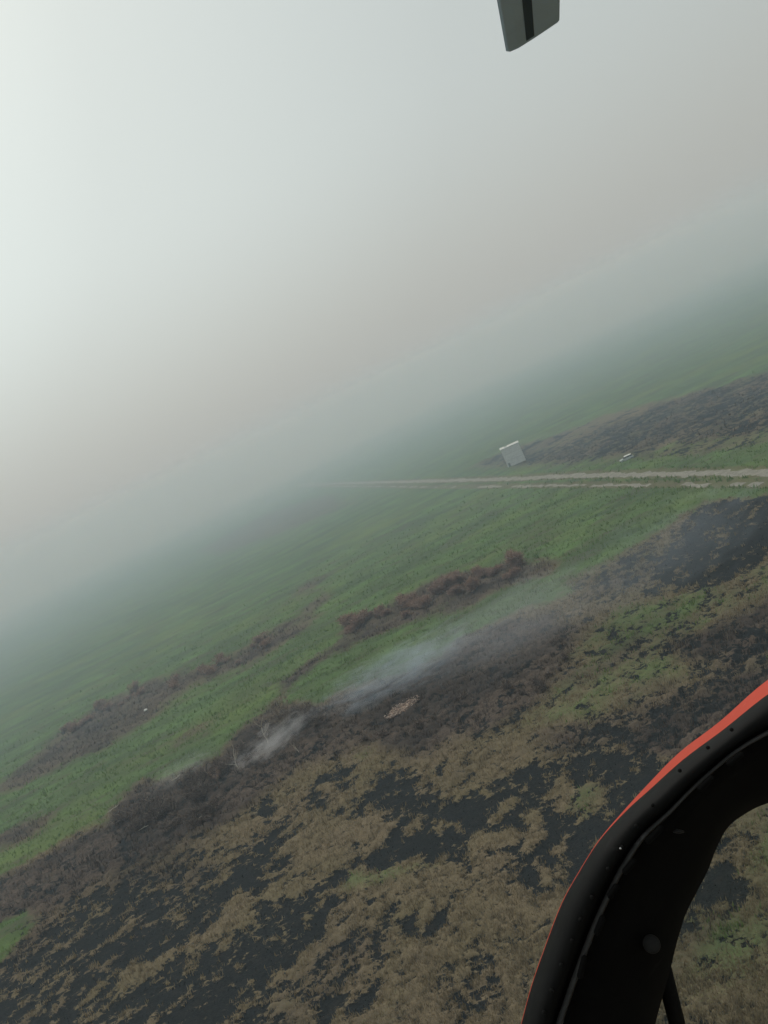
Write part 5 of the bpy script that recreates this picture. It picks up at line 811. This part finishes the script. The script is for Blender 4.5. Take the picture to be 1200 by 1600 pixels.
for a, b in TABS:
    bm = bmesh.new(); add_tube(bm, [a, tuple(a[i] * .9 + b[i] * .1 for i in range(3)), tuple(a[i] * .1 + b[i] * .9 for i in range(3)), b], [.002, .0042, .0042, .002], 8); bm_obj('clip', bm, PANEL, heli, True)
bm = bmesh.new(); add_tube(bm, [CAP[0], CAP[1]], [.0115, .0125], 24); bm_obj('cap', bm, dark('grey_cap', 0.022, 0.7), heli, True)
for p in LATCH[:1]:
    bm = bmesh.new(); q = Vector(p); add_tube(bm, [q + Vector((-.006, 0, .002)), q, q + Vector((.008, .002, -.006))], [.0012, .0035, .0015], 6); bm_obj('latch', bm, dark('worn_latch', 0.03, 0.5), heli, True)
bm = bmesh.new(); add_tube(bm, [BAR[0], BAR[1]], [.0145, .0140], 14); bm_obj('strut', bm, BLK, heli, True)
# chin window pane, 4 mm acrylic
GM = bpy.data.materials.new('chin_acrylic'); GM.use_nodes = True; gn, gl = GM.node_tree.nodes, GM.node_tree.links
gn.remove(gn['Principled BSDF']); go = gn['Material Output']
tr = gn.new('ShaderNodeBsdfTransparent'); tr.inputs[0].default_value = (0.93, 0.94, 0.93, 1)
gs = gn.new('ShaderNodeBsdfGlossy'); gs.inputs['Roughness'].default_value = 0.05
fr = gn.new('ShaderNodeFresnel'); fr.inputs[0].default_value = 1.2; mx = gn.new('ShaderNodeMixShader')
gl.new(fr.outputs[0], mx.inputs[0]); gl.new(tr.outputs[0], mx.inputs[1]); gl.new(gs.outputs[0], mx.inputs[2]); gl.new(mx.outputs[0], go.inputs['Surface'])
c_ = [Vector(p) for p in CHIN]; nrm = (c_[1] - c_[0]).cross(c_[3] - c_[0]).normalized() * 0.004
bm = bmesh.new(); v1 = [bm.verts.new(p) for p in c_]; v2 = [bm.verts.new(p + nrm) for p in c_]
bm.faces.new(v1); bm.faces.new(v2[::-1])
for k in range(4): bm.faces.new((v1[k], v2[k], v2[(k + 1) % 4], v1[(k + 1) % 4]))
bm_obj('chin_window', bm, GM, heli)
# cabin shell above and behind the seat
bm = bmesh.new(); add_box(bm, (0.3, -0.95, 2.05), (1.7, 1.9, 0.10), 0, .04); bm_obj('cabin_roof', bm, RED, heli)
bm = bmesh.new(); add_box(bm, (0.3, -1.93, 1.0), (1.7, 0.06, 2.0), 0, .02); bm_obj('rear_bulkhead', bm, BLK, heli)
bm = bmesh.new(); add_box(bm, (0.3, -0.95, 0.02), (1.7, 1.9, 0.06), 0, .02); bm_obj('cabin_floor', bm, BLK, heli)
hub = Vector((0.3, -0.9, 3.0))
bm = bmesh.new(); add_tube(bm, [(0.3, -0.9, 2.1), (0.3, -0.9, 2.35), hub, hub + Vector((0, 0, .12))], [.30, .10, .08, .14], 16); bm_obj('rotor_mast', bm, plain('mast_grey', (.2, .2, .2), .5, .4, .1), heli, True)
def blade(tip, name='rotor_blade'):
    ax = (tip - hub); L = ax.length; ax.normalize(); ch = ax.cross(Vector((0, 0, 1))).normalized(); up = ch.cross(ax)
    prof = [(-.5, 0), (-.46, .035), (-.3, .06), (0, .055), (.3, .03), (.5, 0.004), (.5, -.002), (.25, -.02), (0, -.035), (-.3, -.045), (-.46, -.025)]
    bm = bmesh.new(); rings = []
    for t, cw in ((.10, .14), (.16, .20), (.24, .36), (.9, .36), (.996, .36), (1, .34)):
        rings.append([bm.verts.new(hub + ax * L * t + ch * (u * cw) + up * (v * cw)) for u, v in prof])
    for a, b in zip(rings, rings[1:]):
        for k in range(len(prof)): bm.faces.new((a[k], a[(k + 1) % 11], b[(k + 1) % 11], b[k]))
    bm.faces.new(rings[0][::-1]); bm.faces.new(rings[-1])
    o = bm_obj(name, bm, BLADE, heli, False)
    bm = bmesh.new(); add_tube(bm, [hub, hub + ax * L * .13], [.06, .05], 10); bm_obj('blade_root', bm, BLK, heli)
    # added strip along the underside, painting in the blurred blade's dark core
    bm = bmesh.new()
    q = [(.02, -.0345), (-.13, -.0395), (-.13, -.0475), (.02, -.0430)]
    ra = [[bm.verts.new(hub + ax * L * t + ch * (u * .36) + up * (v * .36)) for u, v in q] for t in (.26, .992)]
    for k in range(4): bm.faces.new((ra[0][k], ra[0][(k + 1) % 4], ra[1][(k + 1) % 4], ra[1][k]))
    bm.faces.new(ra[0][::-1]); bm.faces.new(ra[1]); bm_obj('dark_core_strip', bm, BLK_B, o)
    return o
BLADE = plain('grey_blade_skin', (0.50, 0.68, 0.88), 0.5, 0.3, 0.08, 2.0)
BLK_B = plain('dark_core_paint', (0.03, 0.055, 0.085), 0.6, 0.3, 0.1)  # dark middle of the sweeping blade, put in as colour
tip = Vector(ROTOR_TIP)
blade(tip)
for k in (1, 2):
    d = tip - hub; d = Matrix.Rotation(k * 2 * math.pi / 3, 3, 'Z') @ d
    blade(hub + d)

# ------------------------------------------------------------------ haze
def closed_box(name, lo, hi):
    bm = bmesh.new()
    add_box(bm, tuple((a + b) / 2 for a, b in zip(lo, hi)), tuple(b - a for a, b in zip(lo, hi)))
    me = bpy.data.meshes.new(name); bm.to_mesh(me); bm.free(); return link(name, me)
HM = bpy.data.materials.new('haze_air'); HM.use_nodes = True
hn, hl = HM.node_tree.nodes, HM.node_tree.links; hn.remove(hn['Principled BSDF'])
pv = hn.new('ShaderNodeVolumePrincipled')
pv.inputs['Color'].default_value = HAZE_COLOR
pv.inputs['Absorption Color'].default_value = (0.82, 0.82, 0.82, 1)
pv.inputs['Density'].default_value = HAZE_DENSITY
pv.inputs['Anisotropy'].default_value = HAZE_ANISO
hl.new(pv.outputs['Volume'], hn['Material Output'].inputs['Volume'])
hz_ = closed_box('haze', (-3800, -3800, -1.2), (3800, 3800, ALT + 31))
hz_.data.materials.append(HM); tag(hz_, 'thin grey smoke haze hanging over the whole plain', 'haze', kind='stuff')

# ------------------------------------------------------------------ smoke plumes
def smoke(a, b, width, height, z, dens, label, colr=(0.85, 0.88, 0.92), scale=1.6, seed=0, thr=0.42, name='smoke_plume'):
    a = Vector((a[0], a[1])); b = Vector((b[0], b[1])); c = (a + b) / 2; L = (b - a).length
    bm = bmesh.new(); bmesh.ops.create_icosphere(bm, subdivisions=3, radius=1.0)
    for v in bm.verts:
        v.co *= 1.0 + 0.10 * float(perlin(v.co.x * 2.5 + seed, v.co.y * 2.5 + v.co.z * 2))
    me = bpy.data.meshes.new(name); bm.to_mesh(me); bm.free()
    o = link(name, me); o.location = (c.x, c.y, z); o.scale = (L / 2, width / 2, height / 2); o.rotation_euler = (0, 0, math.atan2((b - a).y, (b - a).x))
    Mm = bpy.data.materials.new('smoke'); Mm.use_nodes = True; n, l = Mm.node_tree.nodes, Mm.node_tree.links; n.remove(n['Principled BSDF'])
    tc = n.new('ShaderNodeTexCoord'); ln = n.new('ShaderNodeVectorMath'); ln.operation = 'LENGTH'; l.new(tc.outputs['Object'], ln.inputs[0])
    sq = n.new('ShaderNodeMath'); sq.operation = 'POWER'; l.new(ln.outputs['Value'], sq.inputs[0]); sq.inputs[1].default_value = 1.6
    th = n.new('ShaderNodeMath'); th.operation = 'MULTIPLY_ADD'; l.new(sq.outputs[0], th.inputs[0]); th.inputs[1].default_value = 0.34; th.inputs[2].default_value = thr
    mp = n.new('ShaderNodeMapping'); mp.inputs['Location'].default_value = (seed, seed * .7, 0)
    q = L / max(width, 1); mp.inputs['Scale'].default_value = (scale * q * 0.45, scale, scale * .8)
    l.new(tc.outputs['Object'], mp.inputs['Vector'])
    nz = n.new('ShaderNodeTexNoise'); nz.inputs['Scale'].default_value = 1.0; nz.inputs['Detail'].default_value = 5; nz.inputs['Roughness'].default_value = 0.62; nz.inputs['Distortion'].default_value = 1.2
    l.new(mp.outputs['Vector'], nz.inputs['Vector'])
    mu = n.new('ShaderNodeMath'); mu.operation = 'SUBTRACT'; l.new(nz.outputs['Fac'], mu.inputs[0]); l.new(th.outputs[0], mu.inputs[1])
    nr = n.new('ShaderNodeMapRange'); nr.interpolation_type = 'SMOOTHSTEP'; nr.inputs['From Min'].default_value = 0.0; nr.inputs['From Max'].default_value = 0.26; l.new(mu.outputs[0], nr.inputs['Value'])
    m2 = n.new('ShaderNodeMath'); m2.operation = 'MULTIPLY'; l.new(nr.outputs['Result'], m2.inputs[0]); m2.inputs[1].default_value = dens
    p = n.new('ShaderNodeVolumePrincipled'); p.inputs['Color'].default_value = (*colr, 1); p.inputs['Anisotropy'].default_value = 0.2
    l.new(m2.outputs[0], p.inputs['Density']); l.new(p.outputs['Volume'], n['Material Output'].inputs['Volume'])
    me.materials.append(Mm)
    return tag(o, label, 'smoke')
S = SMOKE
smoke((S[0][0] - 8, S[0][1] - 9), (S[1][0] + 20, S[1][1] + 6), 28, 10.0, 3.4, 0.105, 'blue grey smoke drifting from the scorched strip past the pale ash', (0.72, 0.82, 0.93), 4.0, 3, 0.31)
smoke((S[2][0] - 6, S[2][1] - 9), (S[3][0] + 10, S[3][1] + 0), 12, 8.0, 2.8, 0.21, 'dense whitish smoke puff beside the bleached bare trees', (0.90, 0.89, 0.90), 3.6, 8, 0.33)
smoke((S[4][0] - 12, S[4][1] - 4), (S[4][0] + 12, S[4][1] + 0), 10, 6.0, 2.4, 0.07, 'faint wisp of smoke over the green field edge left of the trees', (0.85, 0.9, 0.9), 2.6, 12, 0.30)
smoke((S[5][0] - 12, S[5][1] - 16), (S[6][0] + 10, S[6][1] + 2), 46, 12.0, 5.0, 0.018, 'thin veil of smoke drifting right over the olive grass', (0.80, 0.85, 0.92), 2.4, 17, 0.22)
smoke((S[7][0] - 34, S[7][1] - 22), (S[7][0] + 30, S[7][1] + 14), 44, 12.0, 5.2, 0.010, 'bluish smoke hanging over the black burnt corner by the road', (0.72, 0.82, 0.94), 2.4, 23, 0.22)

# thick smoke banked up over the far end of the plain: each layer starts farther out
def bank_material(c, dens, ab):
    BM = bpy.data.materials.new('bank_smoke'); BM.use_nodes = True
    bn, bl = BM.node_tree.nodes, BM.node_tree.links; bn.remove(bn['Principled BSDF'])
    bp = bn.new('ShaderNodeVolumePrincipled'); bp.inputs['Color'].default_value = (*c, 1)
    bp.inputs['Absorption Color'].default_value = (ab, ab, ab, 1); bp.inputs['Density'].default_value = dens
    bl.new(bp.outputs['Volume'], bn['Material Output'].inputs['Volume'])
    return BM
for i, (r0, bc, bd) in enumerate(BANKS):
    # ring segment footprint so that the bank curves round the plain
    bm = bmesh.new(); ins, outs = [], []
    ztop, zlow = ALT + (4, 9, 15, 17, 17)[i], -0.9 + 0.1 * i
    for k in range(25):
        a = math.radians(-75 + 150 * k / 24)
        for lst, rad in ((ins, r0 * (1 + 0.05 * math.sin(k * 1.3 + i))), (outs, (900, 960, 1050, 3500, 3600)[i])):
            lst.append([bm.verts.new((math.sin(a) * rad, math.cos(a) * rad, z)) for z in (zlow, ztop + (3 + i) * 0.7 * math.sin(k * 2.1 + i * 1.7) + (5 if rad > 3000 else 0))])
    for k in range(24):
        a0, a1, b0, b1 = ins[k], ins[k + 1], outs[k], outs[k + 1]
        bm.faces.new((a0[0], a1[0], a1[1], a0[1])); bm.faces.new((b0[0], b0[1], b1[1], b1[0]))
        bm.faces.new((a0[1], a1[1], b1[1], b0[1])); bm.faces.new((a0[0], b0[0], b1[0], a1[0]))
    for k in (0, 24): bm.faces.new((ins[k][0], ins[k][1], outs[k][1], outs[k][0]))
    o = bm_obj('smoke_bank', bm, bank_material(bc, bd, 0.72 if i < 3 else 0.2), None)
    tag(o, 'thick pale smoke banked up over the far end of the plain', 'smoke', kind='stuff')
